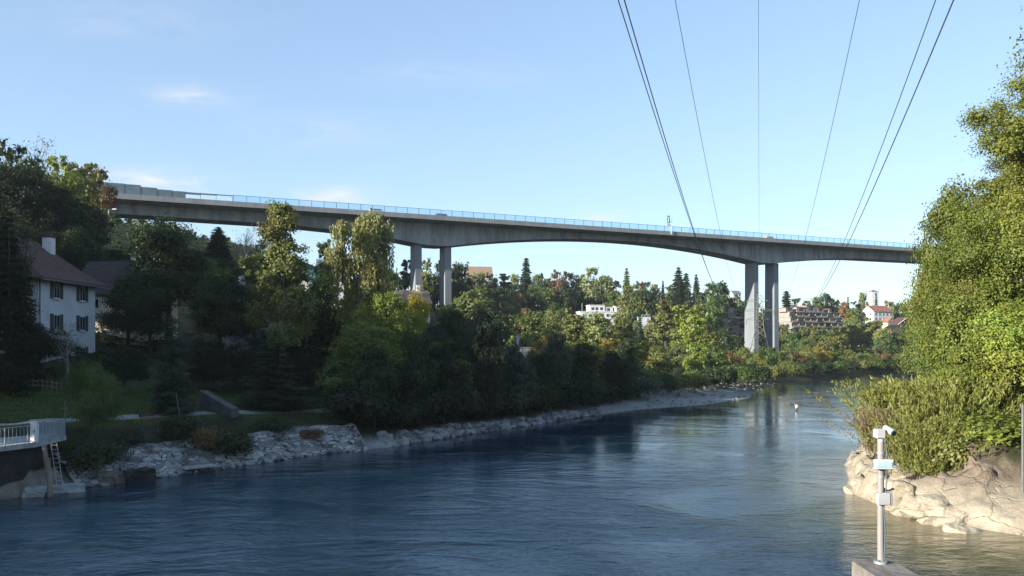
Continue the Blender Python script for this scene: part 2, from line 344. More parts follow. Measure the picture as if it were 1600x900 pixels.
# ------------------------------------------------------------------ water
def water_mat():
    m, N, L = new_mat('river_water'); b = N['Principled BSDF']
    b.inputs['IOR'].default_value = 1.333; b.inputs['Roughness'].default_value = .04; b.inputs['Specular IOR Level'].default_value = .5
    g = N.new('ShaderNodeNewGeometry')
    a = N.new('ShaderNodeAttribute'); a.attribute_name = 'shallow'
    n0 = N.new('ShaderNodeTexNoise'); n0.inputs['Scale'].default_value = .5; n0.inputs['Detail'].default_value = 5; L.new(g.outputs['Position'], n0.inputs['Vector'])
    r = N.new('ShaderNodeValToRGB'); e = r.color_ramp.elements
    e[0].position = .05; e[0].color = (.005,.024,.046,1); e[1].position = .95; e[1].color = (.20,.16,.085,1)
    x = e.new(.45); x.color = (.035,.05,.03,1)
    ad = N.new('ShaderNodeMath'); ad.operation='MULTIPLY_ADD'; ad.inputs[1].default_value=.35
    sb = N.new('ShaderNodeMath'); sb.operation='SUBTRACT'; sb.inputs[1].default_value=.5; L.new(n0.outputs['Fac'], sb.inputs[0])
    ml = N.new('ShaderNodeMath'); ml.operation='MULTIPLY'; L.new(sb.outputs[0], ml.inputs[0]); L.new(a.outputs['Fac'], ml.inputs[1])
    L.new(ml.outputs[0], ad.inputs[0]); L.new(a.outputs['Fac'], ad.inputs[2]); L.new(ad.outputs[0], r.inputs[0]); L.new(r.outputs[0], b.inputs['Base Color'])
    # ripples: three sizes of wavelets plus slow boils that roughen and calm the surface
    def nz(sc, st, det, rough=.55, rot=0, dist=0):
        mp = N.new('ShaderNodeMapping'); mp.inputs['Scale'].default_value = st; mp.inputs['Rotation'].default_value = (0,0,R(rot)); L.new(g.outputs['Position'], mp.inputs[0])
        n = N.new('ShaderNodeTexNoise'); n.inputs['Scale'].default_value = sc; n.inputs['Detail'].default_value = det; n.inputs['Roughness'].default_value = rough
        n.inputs['Distortion'].default_value = dist
        L.new(mp.outputs[0], n.inputs['Vector']); return n.outputs['Fac']
    w1 = nz(3.2,(1,1.4,1),4,.62,25,.5); w2 = nz(.8,(1,1.6,1),3,.6,-20,.8); pat = nz(.055,(1,1.4,1),4,.6,30,1.0)
    pr = N.new('ShaderNodeMapRange'); pr.inputs[1].default_value=.40; pr.inputs[2].default_value=.62; pr.inputs[3].default_value=.38; pr.inputs[4].default_value=1.3; L.new(pat, pr.inputs[0])
    # the reach close to the weir runs rougher
    spy = N.new('ShaderNodeSeparateXYZ'); L.new(g.outputs['Position'], spy.inputs[0])
    ry = N.new('ShaderNodeMapRange'); ry.inputs[1].default_value=45; ry.inputs[2].default_value=85; ry.inputs[3].default_value=2.1; ry.inputs[4].default_value=.4; L.new(spy.outputs[1], ry.inputs[0])
    rx = N.new('ShaderNodeMath'); rx.operation='MULTIPLY'; L.new(pr.outputs[0], rx.inputs[0]); L.new(ry.outputs[0], rx.inputs[1])
    m1 = N.new('ShaderNodeMath'); m1.operation='MULTIPLY'; L.new(w1, m1.inputs[0]); L.new(rx.outputs[0], m1.inputs[1])
    m2 = N.new('ShaderNodeMath'); m2.operation='MULTIPLY'; L.new(w2, m2.inputs[0]); L.new(rx.outputs[0], m2.inputs[1])
    b1 = N.new('ShaderNodeBump'); b1.inputs['Strength'].default_value=1; b1.inputs['Distance'].default_value=WATER_B1; L.new(m1.outputs[0], b1.inputs['Height'])
    b2 = N.new('ShaderNodeBump'); b2.inputs['Strength'].default_value=1; b2.inputs['Distance'].default_value=WATER_B2; L.new(m2.outputs[0], b2.inputs['Height']); L.new(b1.outputs[0], b2.inputs['Normal'])
    w3 = nz(.20,(1,2.0,1),3,.55,15,1.2); m3 = N.new('ShaderNodeMath'); m3.operation='MULTIPLY'; L.new(w3, m3.inputs[0]); L.new(rx.outputs[0], m3.inputs[1])
    b3 = N.new('ShaderNodeBump'); b3.inputs['Strength'].default_value=1; b3.inputs['Distance'].default_value=.07; L.new(m3.outputs[0], b3.inputs['Height']); L.new(b2.outputs[0], b3.inputs['Normal'])
    L.new(b3.outputs[0], b.inputs['Normal'])
    return m
WATER_B1, WATER_B2 = .021, .042
wx = axis(-60, 60, 2.0, 250, 40); wy = axis(0, 170, 2.0, 250, 40)
WX, WY = np.meshgrid(wx, wy); WP = np.c_[WX.ravel(), WY.ravel()]
wz, wdl, wdr, wins, wleft, wbar = fields(WP)
wi = np.arange(len(WP)).reshape(len(wy),len(wx))
wq = np.stack([wi[:-1,:-1],wi[:-1,1:],wi[1:,1:],wi[1:,:-1]],-1).reshape(-1,4)
keep = (wins | (np.minimum(wdl,wdr) < 12))[wq].any(1)
me = bpy.data.meshes.new('river_water'); me.from_pydata(np.c_[WP, np.zeros(len(WP))].tolist(), [], wq[keep].tolist()); me.update()
sh = np.where(wleft, np.clip(1-wdl/3.0,0,1)*.25*sst(90,130,WP[:,1]), np.clip(1-wdr/(9.0+ 5*sst(55,40,WP[:,1])),0,1)*sst(100,70,WP[:,1]))
sh = np.where(wins, sh, np.where(wleft, .2, .9))
add_attr(me,'shallow',sh)
tag(link_mesh('river_water', me, water_mat(), smooth=True), kind='structure')

# ------------------------------------------------------------------ vegetation prototypes
def rv(n):
    v = RNG.normal(size=(n,3)); return v/np.linalg.norm(v,axis=1)[:,None]
def leaf_mesh(name, C, Nn, size, tint, hue, aspect=.62):
    n = len(C); Nn = Nn/np.maximum(np.linalg.norm(Nn,axis=1),1e-6)[:,None]
    t = np.cross(Nn, rv(n)); t /= np.maximum(np.linalg.norm(t,axis=1),1e-6)[:,None]; b = np.cross(Nn,t)
    s = size[:,None]
    V = np.stack([C-t*s, C-b*s*aspect+t*s*.15, C+t*s, C+b*s*aspect+t*s*.15],1).reshape(-1,3)
    me = bpy.data.meshes.new(name)
    me.vertices.add(4*n); me.vertices.foreach_set('co', V.astype(np.float32).ravel())
    me.loops.add(4*n); me.loops.foreach_set('vertex_index', np.arange(4*n,dtype=np.int32))
    me.polygons.add(n); me.polygons.foreach_set('loop_start', np.arange(0,4*n,4,dtype=np.int32))
    me.update(calc_edges=True)
    add_attr(me,'tint',np.repeat(np.clip(tint,0,1),4)); add_attr(me,'hue',np.repeat(np.clip(hue,0,1),4))
    me.materials.append(LEAF)
    return me
def strand_mesh(name, C, T, Nn, ln, wd, tint, hue):
    """narrow blades along direction T"""
    n = len(C); T = T/np.linalg.norm(T,axis=1)[:,None]; b = np.cross(Nn,T); b /= np.maximum(np.linalg.norm(b,axis=1),1e-6)[:,None]
    l = ln[:,None]; w = wd[:,None]
    V = np.stack([C-T*l, C-b*w, C+T*l, C+b*w],1).reshape(-1,3)
    me = bpy.data.meshes.new(name)
    me.vertices.add(4*n); me.vertices.foreach_set('co', V.astype(np.float32).ravel())
    me.loops.add(4*n); me.loops.foreach_set('vertex_index', np.arange(4*n,dtype=np.int32))
    me.polygons.add(n); me.polygons.foreach_set('loop_start', np.arange(0,4*n,4,dtype=np.int32))
    me.update(calc_edges=True)
    add_attr(me,'tint',np.repeat(np.clip(tint,0,1),4)); add_attr(me,'hue',np.repeat(np.clip(hue,0,1),4))
    me.materials.append(LEAF)
    return me
def proto(name, crown_me, trunk_mb, bark=BARK, trunk_name='trunk', H=1):
    e = bpy.data.objects.new(name, None); COL.objects.link(e)
    t = trunk_mb.build(trunk_name, bark, e, smooth=True)
    c = link_mesh('crown' if trunk_name=='trunk' else 'foliage', crown_me, None, e)
    KIDS[e.name] = [t, c]
    return e
PROTO_ALL = []
def reg(e, H, W): e['pH'] = H; e['pW'] = W; PROTO_ALL.append(e); return e

def broad(seed, H=14., W=11., nl=9, ncl=110, nleaf=38, leaf=.42, base=.16, shape='round', bark=BARK, tight=1.0):
    """broad-leaved tree: lobes on limbs, leaf clumps on the lobes"""
    rs = np.random.default_rng(seed)
    lob = []; 
    for k in range(nl):
        h = rs.uniform(.05,1) if shape!='tall' else (k+.5)/nl
        if shape=='round': prof = math.sin(math.pi*min(1,(h*.82+.16)))**.6
        elif shape=='tall': prof = (.35+.65*math.sin(math.pi*min(1,h*.72+.22)))*(1-.45*h)
        elif shape=='dome': prof = math.sqrt(max(0,1-h*h*.93))
        else: prof = 1-h*.85
        a = k*2.399+rs.uniform(-.5,.5); rr = prof*rs.uniform(.38,.72)*W/2
        lob.append((math.cos(a)*rr, math.sin(a)*rr, H*(base+.08+(1-base-.2)*h), rs.uniform(.2,.34)*W*(1.12-.45*h)*(.8 if shape=='tall' else 1)))
    lob.append((rs.normal()*.3,rs.normal()*.3,H*.87,W*.17*(.75 if shape=='tall' else 1)))
    lob.append((0,0,H*(base+.5*(1-base)),W*.30))
    Cs,Ns,Sz,Ti,Hu = [],[],[],[],[]
    vol = np.array([l[3]**2 for l in lob]); vol/=vol.sum()
    ctr = np.array((0,0,H*.5))
    clumps=[]
    for (lx,ly,lz,lr),v in zip(lob,vol):
        lt = rs.normal()*.13; lh = rs.normal()*.16
        for _ in range(max(3,int(ncl*v))):
            d = rs.normal(size=3); d/=np.linalg.norm(d); d[2] = d[2]*.8+.12
            p = np.array((lx,ly,lz))+d*lr*np.array((1,1,.82))*rs.uniform(.62,1.08)
            if p[2] < H*base*.8: continue
            cr = lr*rs.uniform(.22,.40)*tight; n = int(nleaf*rs.uniform(.6,1.3))
            o = rs.normal(size=(n,3))*cr*np.array((.62,.62,.45))
            P = p+o
            out = (P-ctr)/np.array((W/2,W/2,H/2)); out/=np.maximum(np.linalg.norm(out,axis=1),1e-6)[:,None]
            co = o/np.maximum(np.linalg.norm(o,axis=1),1e-6)[:,None]
            Nn = out*.45+co*.5+rs.normal(size=(n,3))*.7+np.array((0,0,.3))+d*.3
            Cs.append(P); Ns.append(Nn); Sz.append(leaf*rs.uniform(.65,1.3,n)); clumps.append(p)
            Ti.append(np.full(n,.46+lt+rs.normal()*.12)+rs.normal(size=n)*.14); Hu.append(np.full(n,.5+lh+rs.normal()*.13)+rs.normal(size=n)*.1)
    me = leaf_mesh('crown',np.vstack(Cs),np.vstack(Ns),np.concatenate(Sz),np.concatenate(Ti),np.concatenate(Hu))
    t = MB(); top = H*.8; r0 = H*.017+.06
    ax = [(0,0,-.6)]+[(rs.normal()*.02*H*f, rs.normal()*.02*H*f, top*f) for f in (.2,.4,.6,.8,1)]
    t.tube(ax,[r0*1.35,r0,r0*.85,r0*.65,r0*.42,r0*.15],8)
    for (lx,ly,lz,lr) in lob[:-1]:
        f = min(.85,max(.18,(lz-lr*.8)/top*.8)); i = min(4,int(f*5)); a = Vector(ax[i+1])
        m = a.lerp(Vector((lx,ly,lz)),.5)+Vector((0,0,-.04*H*.3)); rr = r0*(.5-.3*f)
        t.tube([a,m,Vector((lx,ly,lz)),Vector((lx*1.25,ly*1.25,lz+lr*.5))],[rr,rr*.7,rr*.4,rr*.1],5)
    for c in clumps[::5]:
        l = min(lob, key=lambda q:(q[0]-c[0])**2+(q[1]-c[1])**2+(q[2]-c[2])**2)
        t.tube([l[:3],c],[r0*.14,r0*.05],3,False)
    return reg(proto('broadleaf_tree',me,t,bark),H,W)
def spruce(seed,H=20.,W=7.,leaf=.34,dens=1.0,droop=.25,slim=1.0,base=.06,gap=0):
    rs = np.random.default_rng(seed); Cs,Ts,Ns,Ti,Hu,Ln = [],[],[],[],[],[]
    t = MB(); t.tube([(0,0,-.6),(0,0,H*.5),(0,0,H*.98)],[H*.014+.05,H*.009,.02],7)
    h = base
    while h < .985:
        L0 = W/2*(1-h)**(.62 if leaf>.45 else .82)*(1 if h>.12 else .8)+.12; nb = int(9*(1-h*.55)); a0 = rs.uniform(0,6.28)
        for k in range(nb):
            if rs.random()<gap: continue
            a = a0+k*6.283/nb+rs.normal()*.18; L = L0*rs.uniform(.65,1.16)
            n = max(5,int(L*22*dens)); s = rs.uniform(.08,1,n)**.75
            dz = -droop*L*(s**1.3)+.12*L*np.maximum(0,s-.75)*2
            wdt = .24*L*(1-s*.6)
            lat = rs.normal(size=n)*wdt
            x = np.cos(a)*L*s-np.sin(a)*lat; y = np.sin(a)*L*s+np.cos(a)*lat; z = h*H+dz-np.abs(rs.normal(size=n))*.05*H*(1-h)*.5
            Cs.append(np.c_[x,y,z]); T = np.c_[np.cos(a)*np.ones(n)*.8-np.sin(a)*np.sign(lat)*.5,np.sin(a)*np.ones(n)*.8+np.cos(a)*np.sign(lat)*.5,np.full(n,-.25-droop)]+rs.normal(size=(n,3))*.25
            Ts.append(T); Ns.append(np.c_[np.cos(a)*np.ones(n)*.5,np.sin(a)*np.ones(n)*.5,np.ones(n)*.8]+rs.normal(size=(n,3))*.4)
            bt = rs.normal()*.12
            Ti.append(.42+bt+.18*(s-.5)*0+rs.normal(size=n)*.14); Hu.append(.5+rs.normal(size=n)*.15); Ln.append(leaf*rs.uniform(.7,1.3,n))
            t.tube([(0,0,h*H),(math.cos(a)*L*.6,math.sin(a)*L*.6,h*H-droop*L*.5)],[.05*(1-h)+.015,.012],3,False)
        h += (.028+.012*rs.random())*(1.15 if H<16 else 1)
    ln = np.concatenate(Ln)
    me = strand_mesh('crown',np.vstack(Cs),np.vstack(Ts),np.vstack(Ns),ln*1.25,ln*.36,np.concatenate(Ti),np.concatenate(Hu))
    return reg(proto('conifer_tree',me,t),H,W)
def weeping(seed,H=20.,W=8.,n_str=420,leaf=.2,upright=False,bark=BIRCHBARK):
    rs = np.random.default_rng(seed); Cs,Ts,Ns,Ti,Hu,Ln = [],[],[],[],[],[]
    t = MB(); r0=.2; t.tube([(0,0,-.6),(rs.normal()*.2,rs.normal()*.2,H*.35),(rs.normal()*.4,rs.normal()*.4,H*.7),(0,0,H*.98)],[r0*1.3,r0,r0*.6,.02],7)
    limbs=[]
    for k in range(20):
        h = rs.uniform(.32,.96); a = rs.uniform(0,6.283); L = W/2*rs.uniform(.55,1.0)*math.sin(math.pi*min(1,.18+(h-.3)*.98))**.7+.25
        p0 = Vector((0,0,h*H-.12*L)); p1 = Vector((math.cos(a)*L*.6,math.sin(a)*L*.6,h*H+L*.45)); p2 = Vector((math.cos(a)*L,math.sin(a)*L,h*H+L*.3))
        p1.z = min(p1.z,H*.99); p2.z=min(p2.z,H*.97)
        t.tube([p0,p1,p2],[.075,.045,.015],4,False); limbs.append((p0,p1,p2,L,rs.normal()*.1))
    for k in range(n_str):
        p0,p1,p2,L,lt = limbs[rs.integers(len(limbs))]; s = rs.uniform(.2,1)
        p = np.array(p0.lerp(p1,s*2) if s<.5 else p1.lerp(p2,s*2-1))+rs.normal(size=3)*np.array((.5,.5,.45))
        ln = rs.uniform(.06,.30)*H*(.75); n = int(ln*9)+4
        f = np.sort(rs.uniform(0,1,n)); dr = rs.normal(size=2)*.12
        Cs.append(np.c_[p[0]+dr[0]*f*ln+rs.normal(size=n)*.09,p[1]+dr[1]*f*ln+rs.normal(size=n)*.09,p[2]-f*ln])
        Ts.append(np.c_[rs.normal(size=n)*.35,rs.normal(size=n)*.35,-np.ones(n)]); Ns.append(rs.normal(size=(n,3))*.6+np.array((p[0]*.15,p[1]*.15,.3)))
        Ti.append(.5+lt+rs.normal()*.1+rs.normal(size=n)*.14); Hu.append(.5+rs.normal()*.12+rs.normal(size=n)*.1); Ln.append(leaf*rs.uniform(.7,1.35,n))
    ln=np.concatenate(Ln)
    me=strand_mesh('crown',np.vstack(Cs),np.vstack(Ts),np.vstack(Ns),ln*1.15,ln*.55,np.concatenate(Ti),np.concatenate(Hu))
    return reg(proto('weeping_tree',me,t,bark),H,W)
def shrub(seed,H=2.5,W=3.2,n=2600,leaf=.13):
    rs=np.random.default_rng(seed); Cs,Ns,Ti,Hu=[],[],[],[]
    t=MB()
    for k in range(9):
        a=k*2.4+rs.normal()*.3; L=W/2*rs.uniform(.3,.75); hh=H*rs.uniform(.45,.8)
        t.tube([(0,0,-.2),(math.cos(a)*L*.5,math.sin(a)*L*.5,hh*.6),(math.cos(a)*L,math.sin(a)*L,hh)],[.04,.025,.01],4,False)
        lr=W*.24*rs.uniform(.8,1.2); m=n//9//14; lt=rs.normal()*.1
        for _ in range(14):
            d=rs.normal(size=3); d/=np.linalg.norm(d); d[2]=abs(d[2])*.9-.25
            p=np.array((math.cos(a)*L,math.sin(a)*L,hh*.78))+d*lr; o=rs.normal(size=(m,3))*lr*.33
            Cs.append(p+o); Ns.append(d*.8+o/lr+rs.normal(size=(m,3))*.5+np.array((0,0,.4)))
            Ti.append(.45+lt+rs.normal()*.12+rs.normal(size=m)*.13); Hu.append(.5+rs.normal()*.14+rs.normal(size=m)*.1)
    C=np.vstack(Cs); C[:,2]=np.maximum(C[:,2],.03*H)
    me=leaf_mesh('foliage',C,np.vstack(Ns),leaf*rs.uniform(.6,1.3,len(C)),np.concatenate(Ti),np.concatenate(Hu))
    return reg(proto('bush',me,t,BARK,'stems'),H,W)
def feather(seed,H=4.,W=5.,ns=760,leaf=.08,spread=.72):
    """willow scrub: wands fanning up with narrow leaves"""
    rs=np.random.default_rng(seed); Cs,Ts,Ns,Ti,Hu,Ln=[],[],[],[],[],[]; t=MB()
    for k in range(ns):
        a=rs.uniform(0,6.283); tl=abs(rs.normal())*.5*spread; L=H*rs.uniform(.55,1.0)/max(.6,math.cos(min(tl,1)))
        b=np.array((rs.normal()*W*.15,rs.normal()*W*.15,0)); n=int(L*17)
        f=rs.uniform(.18,1,n); rad=np.sin(tl)*L*f+.10*L*f*f; zz=np.cos(tl)*L*f*(1-.06*f)
        P=np.c_[b[0]+np.cos(a)*rad,b[1]+np.sin(a)*rad,zz]+rs.normal(size=(n,3))*.07
        Cs.append(P); Ts.append(np.c_[np.cos(a)*.6*np.ones(n),np.sin(a)*.6*np.ones(n),np.ones(n)]+rs.normal(size=(n,3))*.55)
        Ns.append(rs.normal(size=(n,3))+np.array((math.cos(a)*.6,math.sin(a)*.6,.5)))
        Ti.append(.5+rs.normal()*.13+rs.normal(size=n)*.14); Hu.append(.5+rs.normal()*.2+rs.normal(size=n)*.1); Ln.append(leaf*rs.uniform(.7,1.4,n))
        if k%6==0: t.tube([b+np.array((0,0,-.2)),(b[0]+math.cos(a)*math.sin(tl)*L*.5,b[1]+math.sin(a)*math.sin(tl)*L*.5,math.cos(tl)*L*.5),(b[0]+math.cos(a)*(math.sin(tl)+.1)*L,b[1]+math.sin(a)*(math.sin(tl)+.1)*L,math.cos(tl)*L*.95)],[.02,.014,.006],3,False)
    ln=np.concatenate(Ln)
    me=strand_mesh('foliage',np.vstack(Cs),np.vstack(Ts),np.vstack(Ns),ln*1.3,ln*.38,np.concatenate(Ti),np.concatenate(Hu))
    return reg(proto('willow_bush',me,t,BARK,'stems'),H,W)
def bare(seed,H=14.,W=7.):
    rs=np.random.default_rng(seed); t=MB(); t.tube([(0,0,-.5),(.1,0,H*.4),(0,.1,H*.8)],[.25,.17,.06],6); Cs=[]
    for k in range(26):
        h=rs.uniform(.25,.8); a=rs.uniform(0,6.28); L=W/2*rs.uniform(.5,1)
        e=np.array((math.cos(a)*L*.7,math.sin(a)*L*.7,min(H,h*H+L*rs.uniform(.9,1.6)))); t.tube([(0,0,h*H),e],[.06,.015],4,False)
        for j in range(5):
            g=e*rs.uniform(.6,1)+rs.normal(size=3)*.3; q2=g+np.array((rs.normal()*.7,rs.normal()*.7,rs.uniform(.6,1.6))); t.tube([g,q2],[.025,.01],3,False); Cs.append(q2+rs.normal(size=(5,3))*.35)
    C=np.vstack(Cs); n=len(C)
    me=leaf_mesh('crown',C,rv(n),.16*rs.uniform(.6,1.2,n),rs.uniform(.3,.7,n),rs.uniform(.3,.7,n))
    return reg(proto('sparse_tree',me,t,BIRCHBARK),H,W)

PR = {
 'r': [broad(s,14,11,9,120,36,.34) for s in (1,2,3,4)],            # round far trees
 'd': [broad(s,12,13,10,120,36,.34,base=.08,shape='dome') for s in (11,12)],
 't': [broad(s,20,9,10,120,36,.36,shape='tall') for s in (21,22,23)],
 'R': [broad(s,16,12,12,360,80,.155) for s in (31,32,33)],           # round near trees
 'T': [broad(s,22,9,13,360,80,.155,shape='tall',bark=BIRCHBARK) for s in (41,42)],
 'c': [spruce(s,22,6.0,.5,2.2,.22) for s in (51,52)],
 'C': [spruce(61,20,8,.20,2.0,.28), spruce(62,18,8,.20,1.8,.12,gap=.12)],
 'B': [broad(s,7,6.5,9,300,60,.13,base=.0,shape='dome') for s in (131,132,133)],
 'k': [spruce(71,14,2.6,.3,1.6,.6,base=.03)],
 'w': [weeping(s) for s in (81,82)],
 'W': [weeping(83,22,9,900,.15)],
 's': [shrub(s) for s in (91,92,93)],
 'b': [shrub(s,5.5,7,4200,.26) for s in (94,95,96)],                # bank bushes far
 'f': [feather(s) for s in (97,98)],
 'n': [bare(99)],
}
for e in PROTO_ALL:  # prototypes themselves become the first placed copy, see plant()
    e['free'] = 1
COLS = {
 'olive':(.150,.165,.05),'green':(.08,.125,.034),'mid':(.105,.14,.038),'lime':(.19,.24,.045),'gold':(.25,.20,.045),
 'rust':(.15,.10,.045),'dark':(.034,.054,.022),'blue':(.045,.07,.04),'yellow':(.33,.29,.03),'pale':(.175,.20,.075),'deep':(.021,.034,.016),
 'ygreen':(.13,.165,.03),'orange':(.20,.125,.045),'birch':(.185,.19,.07),'grey':(.06,.075,.055),'right':(.115,.142,.026),'willow':(.165,.18,.045),'tan':(.17,.14,.075)}
PICK = {}
def plant(kind, x, y, H, W, col, label, cat='tree', group=None, z=None, rz=None, jitter=True, name=None):
    i = PICK.get(kind,0); PICK[kind] = i+1; p = PR[kind][i%len(PR[kind])]
    if z is None: z = gz(x,y)
    sx = W/p['pW']; sz = H/p['pH']
    rz = RNG.uniform(0,6.28) if rz is None else rz
    c = np.array(COLS[col])*(RNG.uniform(.9,1.1) if jitter else 1)
    if p.get('free'):
        del p['free']; r = p; r.location=(x,y,z-.05); r.rotation_euler=(0,0,rz); r.scale=(sx,sx,sz); tag(r,label,cat,group); ks = KIDS[p.name]
        for k in ks: k.color=(*c,1)
    else:
        r = dup(p,(x,y,z-.05),rz,(sx,sx,sz),label,cat,group)
        for k in r.children: k.color=(*c,1)
    for k in ('pH','pW','free'):
        if r is not p and k in r: del r[k]
    return r
def T(kind, px, top, D, wpx, col, label, cat='tree', group=None, base=None):
    x = X_(px,D); z = gz(x,D) if base is None else Z_(base,D)
    H = Z_(top,D)-z
    if kind=='b': H=max(H,4.6); wpx=wpx*.85
    if H < 1.0: print('LOW TREE', px, top, D, round(z,1), round(H,1)); H = max(H,1.2)
    pw = wpx/F*D
    if kind=='t' and pw>.7*H: kind='r'
    if kind=='r' and pw>.98*H: kind='d'
    if kind in 'rdRt' : pw = min(pw, 1.2*H)
    if H > 40: print('TALL', px, top, D, round(H,1))
    return plant(kind, x, D, H, pw, col, label, cat, group, z)

# ------------------------------------------------------------------ the viaduct
BD = Vector((1,.456,0)).normalized(); BN = Vector((.456,-1,0)).normalized()   # along, and towards the camera
BO = Vector((0,319,0)); ZT = 58.0                                             # near parapet line, parapet top
BM = Matrix(((BD.x,-BN.x,0,BO.x),(BD.y,-BN.y,0,BO.y),(0,0,1,0),(0,0,0,1)))     # local: x along, y away from camera, z up
def ux(X): return X/BD.x                                                       # world X on the parapet line -> along
via = empty('viaduct',(0,0,0),'long grey concrete motorway viaduct crossing the valley on paired piers','bridge')
U0,U1 = ux(-205), ux(330); P1,P2 = ux(-26.2), ux(120.1); MID=(P1+P2)/2; HS=(P2-P1)/2
def depth(u):
    if P1<=u<=P2: return 4.2+6.2*min(1,abs(u-MID)/(HS-5))**2.0
    dd = (P1-u) if u<P1 else (u-P2)
    return float(np.interp(dd,[0,5,16,36,54,100,300],[10.4,10.2,8.6,6.7,5.8,5.5,5.5]))
def sweep(name, sect, us, mat, parent):
    mb=MB(); n=None
    for u in us:
        pts=sect(u); n=len(pts); mb.v += [tuple(BM@Vector((u,y,z))) for y,z in pts]
    for i in range(len(us)-1):
        for k in range(n):
            a=i*n+k; b=i*n+(k+1)%n; mb.f.append((a,b,b+n,a+n))
    mb.f.append(tuple(range(n-1,-1,-1))); e=(len(us)-1)*n; mb.f.append(tuple(e+k for k in range(n)))
    return mb.build(name,mat,parent)
us=[U0+(U1-U0)*i/150 for i in range(151)]
sweep('box_girder', lambda u:[(7.2,ZT-2.1),(6.4,ZT-depth(u)),(16.6,ZT-depth(u)),(15.8,ZT-2.1)], us, CONC, via)
sweep('deck', lambda u:[(.15,ZT-1.05),(.15,ZT-1.55),(7.1,ZT-2.097),(15.9,ZT-2.097),(22.85,ZT-1.55),(22.85,ZT-1.05)], us, CONC, via)
PARA=noise_mat('parapet_concrete',(.21,.215,.215),(.30,.30,.295),.5,.9,.05,(1,1,.3))
sweep('parapet', lambda u:[(-.2,ZT),(-.2,ZT-1.7),(.13,ZT-1.7),(.13,ZT)], us, PARA, via)
sweep('parapet', lambda u:[(22.87,ZT),(22.87,ZT-1.7),(23.2,ZT-1.7),(23.2,ZT)], us[::5], PARA, via)
def pier(u, th=2.5, y0=8.4, y1=14.6, rec=True):
    p=BM@Vector((u,11.5,0)); gb=gz(p.x,p.y)-2; zt=ZT-depth(u)-.003; mb=MB()
    sl=.012*(zt-gb)*.5
    pts=[]
    for z,s in ((gb,sl),(zt,0)):
        for (a,b) in ((-1,-1),(1,-1),(1,1),(-1,1)): pts.append(BM@Vector((u+a*(th/2+s*.35),(y0 if b<0 else y1)+b*s,z)))
    mb.poly(pts,[(3,2,1,0),(4,5,6,7),(0,1,5,4),(1,2,6,5),(2,3,7,6),(3,0,4,7)])
    return mb.build('pier',PIERM,via)
for pc in (P1,P2):
    for s in (-5.9,5.9): pier(pc+s)
pier(ux(-113.8),1.6,9.6,13.4)
pier(ux(245)); pier(ux(245)+11.8)
# glazed railing on the near edge: 98 posts share one mesh, and so do the panes
SP=4.3; ur0=ux(-92.7); NP=87
POST=MB().box(-.07,.07,-.07,.07,0,2.05).v and None
pm=MB(); pm.box(-.075,.075,-.06,.06,.002,2.05,Matrix.Rotation(math.atan2(BD.y,BD.x),4,'Z'))
post0=pm.build('railing_post',DARKMET,via)
m,N,L=new_mat('tinted_glass'); out=N['Material Output']; N.remove(N['Principled BSDF'])
tr=N.new('ShaderNodeBsdfTransparent'); tr.inputs[0].default_value=(.84,.93,.965,1); gl=N.new('ShaderNodeBsdfGlossy'); gl.inputs['Roughness'].default_value=.08; gl.inputs['Color'].default_value=(.6,.8,.9,1)
sh=N.new('ShaderNodeMixShader'); sh.inputs[0].default_value=.10; L.new(tr.outputs[0],sh.inputs[1]); L.new(gl.outputs[0],sh.inputs[2]); L.new(sh.outputs[0],out.inputs[0]); TGLASS=m
gm=MB(); gm.box(.1,SP-.1,-.012,.012,.06,1.92,Matrix.Rotation(math.atan2(BD.y,BD.x),4,'Z'))
pane0=gm.build('glass_panel',TGLASS,via)
for i in range(NP):
    p=BM@Vector((ur0+i*SP,-.03,ZT))
    for src,first in ((post0,i==0),(pane0,i==0)):
        o=src if first else src.copy()
        if not first: COL.objects.link(o); o.parent=via
        o.location=p
mb=MB(); mb.box(ur0-.2,ur0+NP*SP,-.10,.04,ZT+1.97,ZT+2.09,BM); mb.build('handrail',DARKMET,via)
# stepped noise barrier at the left end
bars=[(-205,-132,3.25,0),(-132,-127,3.25,0),(-127,-122.6,3.2,0),(-122.6,-118.3,3.1,0),(-118.3,-114,2.6,0),(-114,-110,2.2,0),(-110,-106.2,2.05,0),(-106.2,-102,1.95,1.25),(-102,-97.6,1.95,1.45),(-97.6,-93,1.95,1.62)]
for (a,b,h,lo) in bars[1:]:
    mb=MB(); mb.box(ux(a)+.06,ux(b)-.06,-.1,.08,ZT+.002+lo,ZT+h,BM); mb.build('noise_barrier',BARRIER,via)
    mb=MB(); mb.box(ux(b)-.06,ux(b)+.06,-.14,.1,ZT+.001,ZT+h+.05,BM); mb.build('railing_post',DARKMET,via)
mb=MB(); mb.box(ux(-205),ux(-132)-.06,-.1,.08,ZT+.002,ZT+3.25,BM); mb.build('noise_barrier',BARRIER,via)

